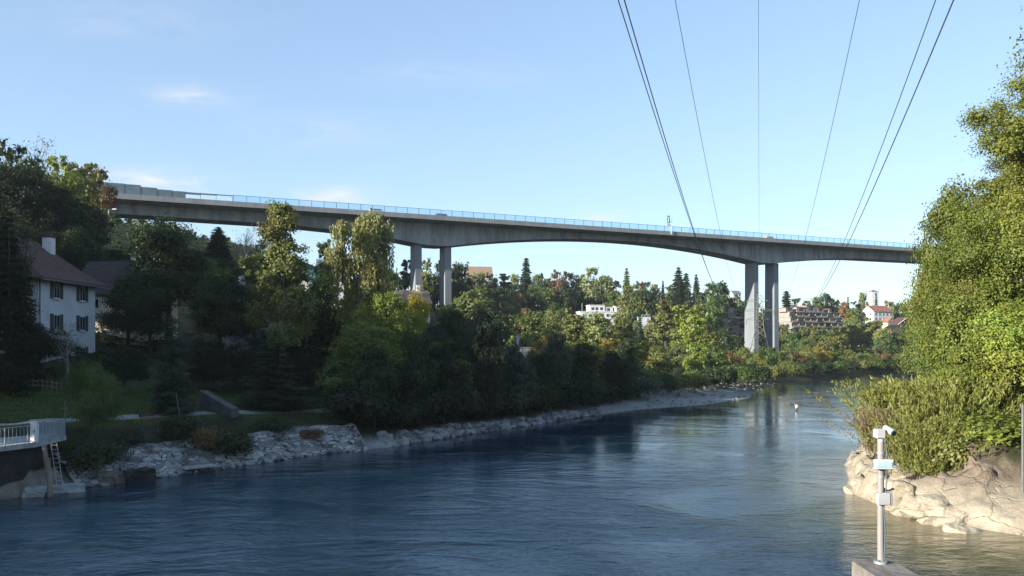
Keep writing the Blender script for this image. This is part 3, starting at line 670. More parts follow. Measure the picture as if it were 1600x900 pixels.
def vehicle(u, y, label, cat, bodym, L_=4.4, Hh=1.5, van=False):
    base=BM@Vector((u,y,ZT-1.05)); v=empty('parked_van' if van else 'car',base,label,cat,None,math.atan2(BD.y,BD.x))
    v.name='van' if van else 'car'
    b=MB()
    if van:
        prof=[(-L_/2,.35),(L_/2,.35),(L_/2,1.0),(L_/2-.55,1.25),(L_/2-1.2,Hh),(-L_/2+.05,Hh)]
    else:
        prof=[(-L_/2,.35),(L_/2,.35),(L_/2,.75),(L_/2-1.1,.92),(L_/2-1.8,Hh),(-L_/2+.9,Hh),(-L_/2+.1,.95)]
    n=len(prof); b.poly([(x,-.88,z) for x,z in prof]+[(x,.88,z) for x,z in prof],[tuple(range(n)),tuple(range(2*n-1,n-1,-1))]+[(k,k+n,(k+1)%n+n,(k+1)%n) for k in range(n)])
    b.build('body',bodym,v,bevel=.05)
    w=MB(); w.box(-L_/2+1.2,L_/2-1.7,-.9,.9,Hh-.55,Hh-.12); w.build('window',GLASSD,v)
    for sx in (-1,1):
        for sy in (-1,1):
            t=MB(); t.tube([(sx*L_*.31,sy*.72,.34),(sx*L_*.31,sy*.92,.34)],.33,12); t.build('wheel',DARKMET,v)
    return v
vehicle(ux(-47.3),3.2,'white van driving on the viaduct, seen over the parapet left of the weeping birch','van',WHITEPAINT,5.4,2.35,True)
vehicle(ux(-24.8),3.0,'dark grey delivery van passing above the left pair of piers','van',DARKMET,5.2,2.15,True)
vehicle(ux(117.6),3.2,'orange van passing above the right pair of piers','van',flat('orange_paint',(.6,.28,.1),.4),4.8,2.2,True)

# motorway sign standing on the parapet
p=BM@Vector((ux(66.6),-.5,ZT)); sg=empty('road_sign',p,'green motorway sign on a white post rising from the viaduct railing','sign',None,math.atan2(BD.y,BD.x))
MB().tube([(0,0,-1.3),(0,0,4.4)],.13,8).build('post',WHITEPAINT,sg)
MB().box(-.1,.25,-.22,-.14,3.6,5.2).build('lamp_housing',WHITEPAINT,sg)
b=MB().box(-2.1,-.75,-.12,-.04,3.2,6.4); b.build('panel',GREENSIGN,sg)
y=MB()
for (x0,z0,x1,z1) in ((-1.42,3.5,-1.42,4.9),(-1.42,4.8,-1.8,5.9),(-1.42,4.8,-1.05,5.9)): y.bar((x0,-.16,z0),(x1,-.16,z1),.1,4)
y.build('symbol',WHITEPAINT,sg)
MB().box(-2.2,-.45,-.12,-.04,2.2,3.0).build('supplementary_plate',WHITEPAINT,sg)
MB().box(-2.0,.05,-.02,.06,4.0,4.15).build('bracket',METAL,sg)

# ------------------------------------------------------------------ pylons and wires
PD=Vector((387,1300,0)).normalized(); PNn=Vector((1300,-387,0)).normalized()
def pylon(X,Y,H,label,wb,arms,zb):
    rz=math.atan2(PNn.y,PNn.x); py=empty('lattice_pylon',(X,Y,zb),label,'pylon',None,rz)
    mb=MB(); r=.10
    prof=[(0,wb),(H*.45,wb*.36),(H*.62,wb*.26),(H*.95,wb*.16)]
    lv=[0,H*.12,H*.24,H*.35,H*.45,H*.535,H*.62,H*.70,H*.78,H*.86,H*.95]
    w=lambda z: float(np.interp(z,[a for a,_ in prof],[b for _,b in prof]))
    for sx in (-1,1):
        for sy in (-1,1):
            for a,b in zip(lv[:-1],lv[1:]): mb.bar((sx*w(a),sy*w(a),a),(sx*w(b),sy*w(b),b),r)
    for i,(a,b) in enumerate(zip(lv[:-1],lv[1:])):
        for s in (-1,1):
            mb.bar((-w(a),s*w(a),a),(w(b),s*w(b),b),r*.6); mb.bar((w(a),s*w(a),a),(-w(b),s*w(b),b),r*.6)
            mb.bar((s*w(a),-w(a),a),(s*w(b),w(b),b),r*.6); mb.bar((s*w(a),w(a),a),(s*w(b),-w(b),b),r*.6)
            mb.bar((-w(b),s*w(b),b),(w(b),s*w(b),b),r*.5)
    for sx in (-1,1):
        for sy in (-1,1): mb.bar((sx*w(H*.95),sy*w(H*.95),H*.95),(0,0,H),r*.8)
    mb.build('tower_frame',PYLONM,py)
    for (z,al,ar) in arms:
        for s,l in ((-1,al),(1,ar)):
            a=MB()
            for q in (-1,1):
                a.bar((s*w(z),q*w(z),z),(s*l,0,z+.25),r*.7); a.bar((s*w(z+1.3),q*w(z+1.3),z+1.3),(s*l,0,z+.25),r*.6)
            ca=a.build('cross_arm',PYLONM,py)
            ins=MB()
            for k in range(7): ins.tube([(s*l,0,z+.15-.22*k),(s*l,0,z+.03-.22*k)],[.16,.10],6)
            ins.bar((s*l,0,z+.25),(s*l,0,z-1.6),.04); ins.build('insulator',DARKWOOD,ca)
    return py
def ramp_arms(H): return [(H*.60,5.6,6.0),(H*.75,7.0,7.6),(H*.88,5.4,5.8)]
PX,PY=X_(1187,318),318.; PZ=gz(PX,PY)-.2; PH=Z_(456,PY)-PZ
pylon(PX,PY,PH,'steel lattice pylon standing in front of the right pair of viaduct piers','x' and 4.6,[(PH*.595,4.9,3.4),(PH*.72,5.6,5.2),(PH*.86,4.9,3.2)],PZ)
P2Y=470.; P2X=X_(1375,P2Y); P2Z=gz(P2X,P2Y)-.2; P2H=Z_(497,P2Y)-P2Z
pylon(P2X,P2Y,P2H,'distant steel lattice pylon among riverside trees below the hillside chalet','x' and 4.2,[(P2H*.6,4,4),(P2H*.74,5,5),(P2H*.88,4,4)],P2Z)
wires=[(-221,-99,19,-4.9,.595,'lower power line of the left pair of wires'),(-211.5,-98,21,-5.6,.72,'upper power line of the left pair of wires'),
       (-132,-59,24,-4.9,.86,'single thin power line between the left pair and the vertical wire'),(-2,0,27,0,1.0,'thin earth wire running vertically up the sky, middle of the wires'),
       (156,71,24,3.2,.86,'single power line slanting just right of the vertical wire'),(275,133,21,5.2,.72,'left one of the two power lines at far right of the sky'),(303,141,19,3.4,.595,'rightmost and thickest power line crossing the sky')]
for (o0,o1,h0,dx2,lev,lab) in wires:
    D0=h0*F/540; dx0=o0/F*D0
    r1=(o1/F); D1 = dx0/r1 if abs(o1)>5 else D0*2.25
    h1=(540-375)/F*D1; D2=PY; h2=PZ+PH*lev-1.4-CAMZ; 
    A=np.array([[1,D0,D0*D0],[1,D1,D1*D1],[1,D2,D2*D2]]); k=np.linalg.solve(A,[h0,h1,h2])
    pts=[]
    for D in np.concatenate([np.linspace(-40,D0,8),np.linspace(D0,D2,40)[1:]]):
        h=k@[1,D,D*D]; dx=dx0 if D<D1 else dx0+(dx2-dx0)*((D-D1)/(D2-D1))**2
        pts.append((387/F*D+dx,D,CAMZ+h))
    rad=.032 if abs(o0)>200 else (.014 if abs(o0)<5 else .022)
    if o0 in (-211.5,303): rad=.040
    tag(MB().tube(pts,rad,4).build('power_line',WIREM),lab+' over the river','wire')

# ------------------------------------------------------------------ houses
def gable_roof(mb,x0,x1,y0,y1,z,h,ov=.5,axis='x',th=.22):
    if axis=='x':
        yc=(y0+y1)/2; e=z-h*ov/((y1-y0)/2)
        P=[(x0-ov,y0-ov,e),(x1+ov,y0-ov,e),(x1+ov,yc,z+h),(x0-ov,yc,z+h),(x0-ov,y1+ov,e),(x1+ov,y1+ov,e)]
    else:
        xc=(x0+x1)/2; e=z-h*ov/((x1-x0)/2)
        P=[(x0-ov,y1+ov,e),(x0-ov,y0-ov,e),(xc,y0-ov,z+h),(xc,y1+ov,z+h),(x1+ov,y1+ov,e),(x1+ov,y0-ov,e)]
    Q=P+[(a,b,c+th) for a,b,c in P]
    mb.poly(Q,[(0,1,2,3),(3,2,5,4),(9,8,7,6),(10,11,8,9),(0,6,7,1),(4,5,11,10),(1,7,8,2),(2,8,11,5),(0,3,9,6),(3,4,10,9)])
def hip_roof(mb,x0,x1,y0,y1,z,h,ov,ry0,ry1,flare=.0):
    xc=(x0+x1)/2
    a=[(x0-ov,y0-ov,z-.15),(x1+ov,y0-ov,z-.15),(x1+ov,y1+ov,z-.15),(x0-ov,y1+ov,z-.15)]
    f=.30; zz=z-.15+h*(f-flare)
    def lp(p,q,t): return tuple(p[i]+(q[i]-p[i])*t for i in range(3))
    r0=(xc,ry0,z+h); r1=(xc,ry1,z+h)
    m=[]; 
    for p,r in ((a[0],r0),(a[1],r0),(a[2],r1),(a[3],r1)):
        t=lp(p,r,f); m.append((t[0],t[1],zz))
    u=[(x,y,zq-.18) for x,y,zq in a]
    mb.poly(a+m+[r0,r1]+u,[(0,1,5,4),(1,2,6,5),(2,3,7,6),(3,0,4,7),(4,5,8),(5,6,9,8),(6,7,9),(7,4,8,9),(10,11,1,0),(11,12,2,1),(12,13,3,2),(13,10,0,3),(13,12,11,10)])
def gable_wall(mb,x0,x1,y0,y1,z0,z,h,axis):
    """walls with gable ends, closed"""
    if axis=='x':
        yc=(y0+y1)/2
        s=[(y0,z0),(y1,z0),(y1,z),(yc,z+h),(y0,z)]
        P=[(x0,a,b) for a,b in s]+[(x1,a,b) for a,b in s]
    else:
        xc=(x0+x1)/2; s=[(x0,z0),(x1,z0),(x1,z),(xc,z+h),(x0,z)]
        P=[(a,y0,b) for a,b in s]+[(a,y1,b) for a,b in s]
    n=5; mb.poly(P,[tuple(range(n-1,-1,-1)),tuple(range(n,2*n))]+[(k,(k+1)%n,(k+1)%n+n,k+n) for k in range(n)])
def house(name,label,cat,X,Y,w,d,h,rh,rz,wall,roof,axis='x',wins=(),chim=None,base=None,kind='gable',ov=.5,trim=None):
    z=gz(X,Y)-.6 if base is None else base
    hs=empty(name,(X,Y,z),label,cat,None,R(rz)); mb=MB(); x0,x1,y0,y1=-w/2,w/2,-d/2,d/2
    if kind=='gable': gable_wall(mb,x0,x1,y0,y1,-2,h,rh-.02,axis)
    else: mb.box(x0,x1,y0,y1,-2,h)
    mb.build('wall',wall,hs); rb=MB()
    if kind=='gable': gable_roof(rb,x0,x1,y0,y1,h,rh,ov,axis)
    elif kind=='hip': hip_roof(rb,x0,x1,y0,y1,h,rh,ov,-d*.12,d*.12)
    else: rb.box(x0-ov,x1+ov,y0-ov,y1+ov,h+.002,h+.3)
    ro=rb.build('roof',roof,hs)
    if trim and kind=='gable':
        t=MB(); xc=0; e=h-rh*ov/((x1-x0)/2 if axis=='y' else (y1-y0)/2)
        if axis=='y':
            for s in (-1,1): t.bar((s*(w/2+ov),y0-ov-.06,e+.1),(0,y0-ov-.06,h+rh+.1),.16)
        else:
            for q in (-1,1):
                t.bar((q*(w/2+ov+.06),y0-ov,e+.1),(q*(w/2+ov+.06),0,h+rh+.1),.16)
        t.build('barge_board',trim,ro)
    if chim:
        cx,cy,ch=chim; MB().box(cx-.4,cx+.4,cy-.4,cy+.4,h,h+rh+ch).build('chimney',wall,ro)
    for (face,nc,nr,ww,wh,z1,dz) in wins:
        for r_ in range(nr):
            for c in range(nc):
                f=(c+.5)/nc-.5; zc=z1+r_*dz; b=MB(); g=MB()
                if face=='f': b.cbox((f*w,y0-.02,zc),(ww,.12,wh)); g.cbox((f*w,y0-.10,zc),(ww-.24,.06,wh-.24))
                if face=='l': b.cbox((x0-.02,f*d,zc),(.12,ww,wh)); g.cbox((x0-.10,f*d,zc),(.06,ww-.24,wh-.24))
                if face=='r': b.cbox((x1+.02,f*d,zc),(.12,ww,wh)); g.cbox((x1+.10,f*d,zc),(.06,ww-.24,wh-.24))
                wo=b.build('window',FRAMEW,hs); g.build('pane',GLASSD,wo)
    return hs
# white villa by the lawn
HX0,HX1,HY0,HY1=-64.0,-52.4,92.0,104.6; hz=7.4
vl=empty('villa',((HX0+HX1)/2,(HY0+HY1)/2,hz),'white three storey villa with brown hipped roof and dark shutters','house')
w2,d2=(HX1-HX0)/2,(HY1-HY0)/2; VH=10.3
MB().box(-w2,w2,-d2,d2,-2,VH).build('wall',HOUSEWHITE,vl)
rb=MB(); hip_roof(rb,-w2,w2,-d2,d2,VH,5.0,1.15,-1.6,3.8,.05); vr=rb.build('roof',TILE,vl)
c=MB().box(.9,1.9,3.2,4.3,VH+2.0,VH+5.5); ch=c.build('chimney',WHITEPAINT,vr); MB().box(.84,1.96,3.14,4.36,VH+5.502,VH+5.7).box(1.1,1.7,3.4,4.1,VH+5.7,VH+6.3).build('chimney_cap',TILE,ch)
MB().box(w2+.9,w2+1.3,-d2-1.2,d2+1.2,VH-.48,VH-.335).build('gutter',DARKMET,vr)
MB().tube([(w2+.12,-d2+.15,0),(w2+.12,-d2+.15,VH-.3)],.06,6).build('drainpipe',DARKMET,vl)
def shutwin(axis,pos,a,zc,ww,wh,sd=1):
    wn=MB(); pn=MB(); sl=MB()
    def bx(mb,o,wid,c,t,hh,zz):
        if axis=='x': mb.box(pos+sd*t[0] if sd>0 else pos+sd*t[1],pos+sd*t[1] if sd>0 else pos+sd*t[0],a+c-wid/2,a+c+wid/2,zz-hh/2,zz+hh/2)
        else: mb.box(a+c-wid/2,a+c+wid/2,pos-t[1],pos-t[0],zz-hh/2,zz+hh/2)
    bx(wn,0,ww,0,(-.02,.05),wh,zc); w_=wn.build('window',FRAMEW,vl)
    for s in (-1,1): bx(pn,0,ww*.40,s*ww*.24,(.052,.07),wh-.22,zc)
    pn.build('pane',GLASSD,w_); bx(sl,0,ww+.3,0,(.0,.2),.1,zc-wh/2-.06); sl.build('sill',HOUSEWHITE,w_)
    for s in (-1,1):
        sb=MB(); bx(sb,0,ww*.55,s*(ww*.5+ww*.30),(.01,.07),wh+.08,zc); sb.build('shutter',SHUTTER,vl)
for zc,wh in ((8.9,1.8),(5.3,1.8),(1.75,1.35)):
    for a in (-2.6,3.1):
        if zc<2 and a<0: continue
        shutwin('x',w2,a,zc,1.25,wh)
for zc in (8.9,5.3,1.9):
    for a in (-2.9,2.7): shutwin('y',-d2,a,zc,1.15,1.75)
house('house','brown roofed house with beige walls half hidden behind the white villa','house',-56.2,121,11,9,6.2,4.6,-10,CREAM,TILED,'x',[('f',4,1,1.0,1.4,4.6,0),('r',2,1,1,1.4,4.6,0)],(1.2,.5,1.2),base=Z_(515,121)-1)
house('house','purple brown gable house with white barge boards hidden among the dark trees','house',X_(420,124),124,12,10,5.0,6.0,28,HOUSEWHITE,TILE,'y',[('f',3,1,1.0,1.3,3.2,0)],(-4.2,-2,-1.5),base=Z_(482,124)-5,trim=WHITEPAINT)
house('house','green roofed house with pale walls behind the tall birch','house',X_(484,150),150,12,9,5,1.6,12,HOUSEWHITE,TILETEAL,'x',[('f',4,1,1.1,1.5,2.9,0)],base=Z_(437,150)-5)
house('house','small grey roofed house with red wall on the hill beside the weeping birch','house',X_(517,262),262,8,8,4.5,2.6,12,REDPAINT,TILEG,'x',[('f',3,1,1.0,1.2,2.8,0)],base=Z_(419,262)-4.5)
house('house','tan roofed house with twin chimneys in front of the left pier','house',X_(641,196),196,7.5,8,4,2.9,20,CREAM,TILEBEI,'x',[('f',3,1,1.0,1.2,2.5,0)],(1.9,0,1.4),base=Z_(474,196)-4)
house('house','pale grey house with a white corner post beneath the round green tree','house',X_(822,236),236,8,7,4.6,.6,8,GREYW,TILEG,'x',[('f',3,1,1.0,1.5,2.2,0)],(-2.4,0,2.8),base=Z_(544,236)-4.6,kind='flat',ov=.2)
house('chalet','dark gabled chalet with white trimmed roof edge above the riverside trees','house',X_(752,325),325,6.5,8,4.5,3.4,18,DARKWOOD,TILED,'y',[('f',2,1,.9,1.1,2.8,0)],base=Z_(492,325)-4.5,trim=WHITEPAINT)
house('house','red roofed house on the skyline right of the left piers','house',X_(748,470),470,14,10,4.5,5.4,10,HOUSEWHITE,TILEBEI,'x',[('f',4,1,1.2,1.4,2.8,0)],base=Z_(432,470)-4.5)
house('house','pale house peeping through the skyline trees beside the tall spruce','house',X_(836,500),500,9,7,5.5,2.0,6,HOUSEWHITE,TILEG,'x',[('f',4,1,1.2,1.4,3.4,0)],base=Z_(446,500)-5.5)
house('house','steep red gable rising between skyline trees above the white flats','house',X_(1003,560),560,5,6,6,7.0,0,REDPAINT,TILEO,'y',[('f',1,1,1.2,1.4,4.0,0)],base=Z_(456,560)-6)
house('house','small white house on the skyline just left of the right piers','house',X_(1148,590),590,6,6,5,2,15,HOUSEWHITE,TILEG,'x',[('f',3,1,1.2,1.4,3.6,0)],base=Z_(459,590)-5)
house('house','white strip of a flat roofed house behind the tall olive tree','house',X_(1006,420),420,5,6,4,.5,10,HOUSEWHITE,TILEG,'x',[('f',3,1,1.2,1.2,4.4,0)],base=Z_(489,420)-6,kind='flat',ov=.3)
house('house','large white house with long orange roof on the right hillside','house',X_(1370,520),520,15,10,6.5,3.6,22,HOUSEWHITE,TILEO,'x',[('f',5,2,1.2,1.4,2.0,2.7),('l',2,2,1.2,1.4,2.0,2.7)],base=Z_(487,520)-6.5)
house('house','small red roofed house tucked beside the large white hillside house','house',X_(1387,508),508,5,5,4.6,2.2,20,CREAM,TILEO,'y',[('f',1,1,1.0,1.2,2.8,0)],base=Z_(503,508)-4.6)
house('chalet','dark timber chalet with broad gable and white balcony on the right hillside','house',X_(1410,480),480,11,9,5.0,4.0,8,DARKWOOD,TILE,'y',[('f',3,2,1.3,1.2,1.6,2.6)],base=Z_(507,480)-5,trim=WHITEPAINT)
house('house','small yellow house below the dark timber chalet','house',X_(1395,455),455,7.5,7,4.2,2.0,15,YELLOWW,TILEBEI,'y',[('f',2,1,1.0,1.4,2.2,0)],base=Z_(515,455)-4.2)
house('house','tall white house at the right end of the hillside beside the near trees','house',X_(1437,500),500,8,8,10,2.4,10,HOUSEWHITE,TILEO,'x',[('f',2,3,1.1,1.4,2.4,3.0)],base=Z_(482,500)-10)
# white tower on the skyline
tx,ty=X_(1364,640),640; tz_=gz(tx,ty); th=Z_(454,ty)-tz_
tw=empty('church_tower',(tx,ty,tz_),'plain white tower on the skyline beside a slim conifer','tower',None,R(12))
MB().box(-3,3,-3,3,-2,th-1.2).build('wall',HOUSEWHITE,tw); rb=MB(); rb.poly([(-3.2,-3.2,th-1.198),(3.2,-3.2,th-1.198),(3.2,3.2,th-1.198),(-3.2,3.2,th-1.198),(0,0,th+.8)],[(3,2,1,0),(0,1,4),(1,2,4),(2,3,4),(3,0,4)]); rb.build('roof',TILEG,tw)
for zc in (th-3.2,th-8): MB().cbox((0,-3.02,zc),(.9,.1,1.8)).build('window',GLASSD,tw)
# modern white flats
fz=Z_(500,430); fl=empty('modern_flats',(X_(948,430),430,fz),'modern white flat roofed flats in stepped blocks on the wooded hill','flats',None,R(10))
for (x0,x1,y0,y1,z0,z1) in ((-14,12.5,0,10,-4,4.2),(-8.5,-.5,2,9,4.2,7.6),(-.5,4,2.5,9,4.2,6.6),(5,11.5,1.5,9,4.2,7.0),(-17,-12,1,8,-3,2.4)):
    MB().box(x0,x1,y0,y1,z0+.002,z1).build('block',HOUSEWHITE,fl); MB().box(x0-.3,x1+.3,y0-.3,y1+.3,z1+.002,z1+.28).build('roof',WHITEPAINT,fl)
for x,zc,y in [(-12,2.4,0),(-9,2.4,0),(-6,2.4,0),(-2.5,2.4,0),(.5,2.4,0),(4,2.4,0),(7.5,2.4,0),(10.6,2.4,0),(-7,5.9,2),(-4.8,5.9,2),(-2.3,5.9,2),(1.6,5.5,2.5),(6.6,5.7,1.5),(9.6,5.7,1.5)]:
    wo=MB().cbox((x,y-.02,zc),(1.7,.12,1.7)).build('window',FRAMEW,fl); MB().cbox((x,y-.10,zc),(1.45,.06,1.45)).build('pane',GLASSD,wo)
MB().tube([(-13,0.5,2),(-13,.5,8.6)],.12,6).build('flue_pipe',METAL,fl)
# terraced flats
def terrace(X,Y,base,nb,nf,bw,label,rz,pent):
    t=empty('terraced_flats',(X,Y,base),label,'flats',None,R(rz)); W=nb*bw
    for f in range(nf):
        y=f*1.3; z=f*2.85
        MB().box(-W/2+f*.4,W/2-f*.4,y+1.2,y+11,z-(3 if f==0 else -.002),z+2.62).build('storey',BEIGEW,t)
        MB().box(-W/2+f*.4-.3,W/2-f*.4+.3,y,y+11.2,z+2.622,z+2.85).build('floor_slab',BEIGEW,t)
        for b in range(nb):
            x0=-W/2+f*.4+b*(W-f*.8)/nb; x1=x0+(W-f*.8)/nb
            wo=MB().box(x0+.5,x1-1.0,y+1.12,y+1.198,z+.25,z+2.35).build('window',GLASSD,t)
            bal=MB().box(x0+.25,x1-.25,y+.02,y+.2,z-.02,z+.85).build('balcony',BEIGEW if (b+f)%3 else DARKWOOD,t)
            if (b*7+f*3)%4==0: MB().box(x0+.4,x1-.8,y+.1,y+1.1,z+2.2,z+2.35).build('awning',[REDPAINT,TILEO,GREYW][(b+f)%3],t)
            MB().box(x1-.16,x1+.16,y+.25,y+1.19,z+.9,z+2.6).build('party_wall',BEIGEW,t)
    z=nf*2.85
    for (x0,x1,h) in pent:
        pb=MB().box(x0,x1,nf*1.3+1,nf*1.3+7,z+.002,z+h).build('penthouse',BEIGEW,t); MB().box(x0-.3,x1+.3,nf*1.3+.6,nf*1.3+7.3,z+h+.002,z+h+.3).build('roof',TILEO,pb)
        MB().cbox(((x0+x1)/2,nf*1.3+.98,z+h*.55),(min(2.4,(x1-x0)*.5),.1,h*.5)).build('window',GLASSD,pb)
    return t
terrace(X_(1283,470),470,Z_(519,470),8,4,4.9,'long terraced block of flats with stacked balconies right of the right piers',24,[(-20,-15,2.2),(-12,-6,2.6),(-5,2,3.6),(3,8,2.6),(12,14,2.0)])
terrace(X_(1143,474),474,Z_(512,474),4,3,5.6,'short terraced block of flats with pale end wall left of the right piers',24,[(-10,-6,2.4),(1,6,3.2)])

# ------------------------------------------------------------------ left bank works
# pitched stone revetment following the bank
def along(P0, P1, step=.5):
    seg=[(LB[i],LB[i+1]) for i in range(len(LB)-1)]; pts=[]
    for a,b in seg:
        n=max(1,int(np.hypot(*(b-a))/step))
        for k in range(n): pts.append(a+(b-a)*k/n)
    pts=np.array(pts); 
    i0=int(np.argmin(np.hypot(*(pts-np.array(P0)).T))); i1=int(np.argmin(np.hypot(*(pts-np.array(P1)).T)))
    pts=pts[i0:i1+1]
    # smooth
    for _ in range(14): pts[1:-1]=(pts[:-2]+pts[1:-1]*2+pts[2:])/4
    t=np.gradient(pts,axis=0); t/=np.hypot(*t.T)[:,None]; nrm=np.c_[-t[:,1],t[:,0]]
    return pts,t,nrm
def bankstrip(name,P0,P1,prof,mat,smooth=False,step=.5,jit=0):
    pts,t,nn=along(P0,P1,step); m=len(prof); mb=MB(); uvs=[]; s=np.r_[0,np.cumsum(np.hypot(*np.diff(pts,axis=0).T))]
    ll=np.r_[0,np.cumsum([math.dist(a,b) for a,b in zip(prof[:-1],prof[1:])])]
    for i in range(len(pts)):
        for k,(d,z) in enumerate(prof):
            j=jit*(math.sin(s[i]*2.1+k*1.7)+math.sin(s[i]*.73+k*2.9)+RNG.normal()*.5)*.5
            mb.v.append((pts[i,0]+nn[i,0]*d,pts[i,1]+nn[i,1]*d,z+j*(0 if k in (0,m-1) and m>6 else 1))); uvs.append((s[i],ll[k]))
    for i in range(len(pts)-1):
        for k in range(m-1): mb.f.append((i*m+k,(i+1)*m+k,(i+1)*m+k+1,i*m+k+1))
    o=mb.build(name,mat,smooth=smooth); uv=o.data.uv_layers.new(name='UVMap')
    for l in o.data.loops: uv.data[l.index].uv=uvs[l.vertex_index]
    return o
prof=[(-.9,-.9),(-.55,-.1),(-.2,.30),(.25,.62),(.8,1.05),(1.35,1.45),(1.9,1.85),(2.4,2.15),(2.75,2.3),(2.9,1.4)]
tag(bankstrip('stone_revetment',(-30.7,58.6),(-14.2,80.0),prof,REVET,True,.35,.13),'long sloping bank of pale pitched stone along the left water edge','revetment')
tag(bankstrip('concrete_apron',(-34.5,52.6),(-31.2,57.7),[(-.7,-.7),(-.4,.2),(.2,.75),(.8,1.25),(1.1,1.5),(1.4,.8)],WALLCONC,True,.35,.10),'rough stone apron under the riverside platform at far left','revetment')
# path along the bank top, a thin slab
pts,t,nn=along((-45,42),(8.9,116),.6); mb=MB(); n=0
for i in range(len(pts)):
    for d,dzz in ((7.3,-.25),(7.35,.05),(8.75,.05),(8.8,-.25)):
        x,y=pts[i]+nn[i]*d; mb.v.append((x,y,gz(x,y)+dzz))
for i in range(len(pts)-1):
    for k in range(3): mb.f.append((i*4+k,(i+1)*4+k,(i+1)*4+k+1,i*4+k+1))
tag(mb.build('footpath',GRAVEL),kind='structure')
def bankpt(px, D): return X_(px,D)
# platform at far left: slab, dark abutment, railing, white box
pl=empty('river_platform',(-36,56,2.75),'concrete river platform on a dark abutment at far left','platform')
def prism(pts,z0,z1):
    n=len(pts); return MB().poly([(x,y,z0) for x,y in pts]+[(x,y,z1) for x,y in pts],[tuple(range(n-1,-1,-1)),tuple(range(n,2*n))]+[(k,(k+1)%n,(k+1)%n+n,k+n) for k in range(n)])
prism([(.9,-9),(2.0,-5),(4.0,0),(3.75,4.2),(1.5,6.5),(-6,6.5),(-6,-9)],.42,.75).build('slab',PALEBLOCK,pl)
prism([(.2,-9),(1.3,-4.8),(3.1,0),(2.9,3.6),(1.3,6),(-6,6),(-6,-9)],-3.4,.417).build('abutment',DARKCONC,pl)  # near-black colour stands in for the shade below the slab
rl=empty('platform_railing',(-36,56,3.501),'pale blue metal railing along the edge of the river platform','railing')
A=[Vector((1.0,-8.6,0)),Vector((3.9,0,0)),Vector((3.66,4.15,0))]
for (a,b,dense) in ((A[0],A[1],16),(A[1],A[2],24)):
    for hh in (.12,1.15):
        MB().bar(a+Vector((0,0,hh)),b+Vector((0,0,hh)),.035,6).build('rail',RAILM,rl)
    for k in range(dense*2+1):
        f=k/(dense*2); q=a.lerp(b,f); big=k%6==0
        MB().bar(q,q+Vector((0,0,1.12)),.04 if big else .016,6 if big else 4).build('post' if big else 'baluster',RAILM,rl)
bx_=empty('control_box',(-32.05,55.85,3.501),'white cabinet standing at the corner of the platform railing','cabinet')
MB().box(-.22,.22,-.16,.16,0,1.45).build('cabinet_body',WHITEPAINT,bx_,bevel=.03); MB().box(-.26,.26,-.2,.2,1.452,1.52).build('lid',RAILM,bx_); MB().box(.06,.1,-.2,-.165,.7,.85).build('handle',DARKMET,bx_)
sp=empty('marker_post',(X_(101,62.5),62.5,gz(X_(101,62.5),62.5)-.05),'thin weathered post with crosspiece at the end of the platform railing','post')
MB().tube([(0,0,0),(.05,0,2.6)],.05,6).build('pole',WOOD,sp); MB().bar((-.3,0,2.0),(.35,0,2.05),.035).build('crosspiece',WOOD,sp)
# piles and ladder
pi=MB().tube([(X_(69,55.6),55.6,3.3),(X_(77,55.2),55.2,.9),(X_(80,55),55.0,-.6)],[.14,.17,.16],8); tag(pi.build('wooden_pile',WOOD),'leaning pale timber pile below the platform','pile')
pi=MB().tube([(X_(75,55.4),55.4,2.5),(X_(80,55.2),55.2,.3),(X_(81,55),55.0,-.6)],[.13,.13,.12],8); tag(pi.build('wooden_pile',WOOD),'shorter dark timber pile beside the ladder','pile')
ld=empty('ladder',(X_(84,56),56,3.45),'thin steel ladder hanging from the platform edge','ladder')
for s in (-.2,.2): MB().bar((s,0,0),(s+.75,-.5,-3.2),.025).build('rail',METAL,ld)
for k in range(11): f=(k+.5)/11; MB().bar((-.2+.75*f,-.5*f,-3.2*f),(.2+.75*f,-.5*f,-3.2*f),.018).build('rung',METAL,ld)
# concrete blocks at the water line
def block(X,Y,L_,W_,H_,rz,label,m=PALEBLOCK,tilt=0,z=-.55):
    bm=bmesh.new(); bmesh.ops.create_cube(bm,size=1); bmesh.ops.subdivide_edges(bm,edges=bm.edges[:],cuts=4,use_grid_fill=True)
    for v in bm.verts: v.co=Vector((v.co.x*L_,v.co.y*W_,(v.co.z+.5)*H_))
    for v in bm.verts: v.co+=Vector(RNG.normal(size=3))*.045*min(1,H_)
    me=bpy.data.meshes.new('concrete_block'); bm.to_mesh(me); bm.free()
    o=link_mesh('concrete_block',me,m,None,(X,Y,z)); o.rotation_euler=(0,R(tilt),R(rz)); return tag(o,label,'concrete block')
def wl(px,py): D=CAMZ*F/(py-HZ); return X_(px,D),D
x,y=wl(88,772); block(x,y+.4,3.0,1.1,1.05,38,'long flat pale slab lying at the water below the platform')
x,y=wl(44,777); block(x,y+.5,1.3,1.1,1.0,20,'tilted pale block at the left end of the waterline slab',PALEBLOCK,12)
x,y=wl(160,757); block(x,y+.5,1.3,1.1,1.35,40,'squared grey block standing first right of the flat slab',WALLCONC)
x,y=wl(178,756); block(x,y+.5,1.0,1.2,1.3,55,'leaning wedge shaped block in the middle of the waterline blocks',WALLCONC,14)
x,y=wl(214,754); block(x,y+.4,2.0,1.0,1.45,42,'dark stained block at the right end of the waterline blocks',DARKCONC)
x,y=wl(308,738); block(x,y+.3,1.6,.9,.85,48,'dark landing block at the foot of the stone steps',DARKCONC); block(x-.1,y+.45,2.6,1.2,.14,48,'pale landing slab on the dark block below the steps',PALEBLOCK,0,.32)
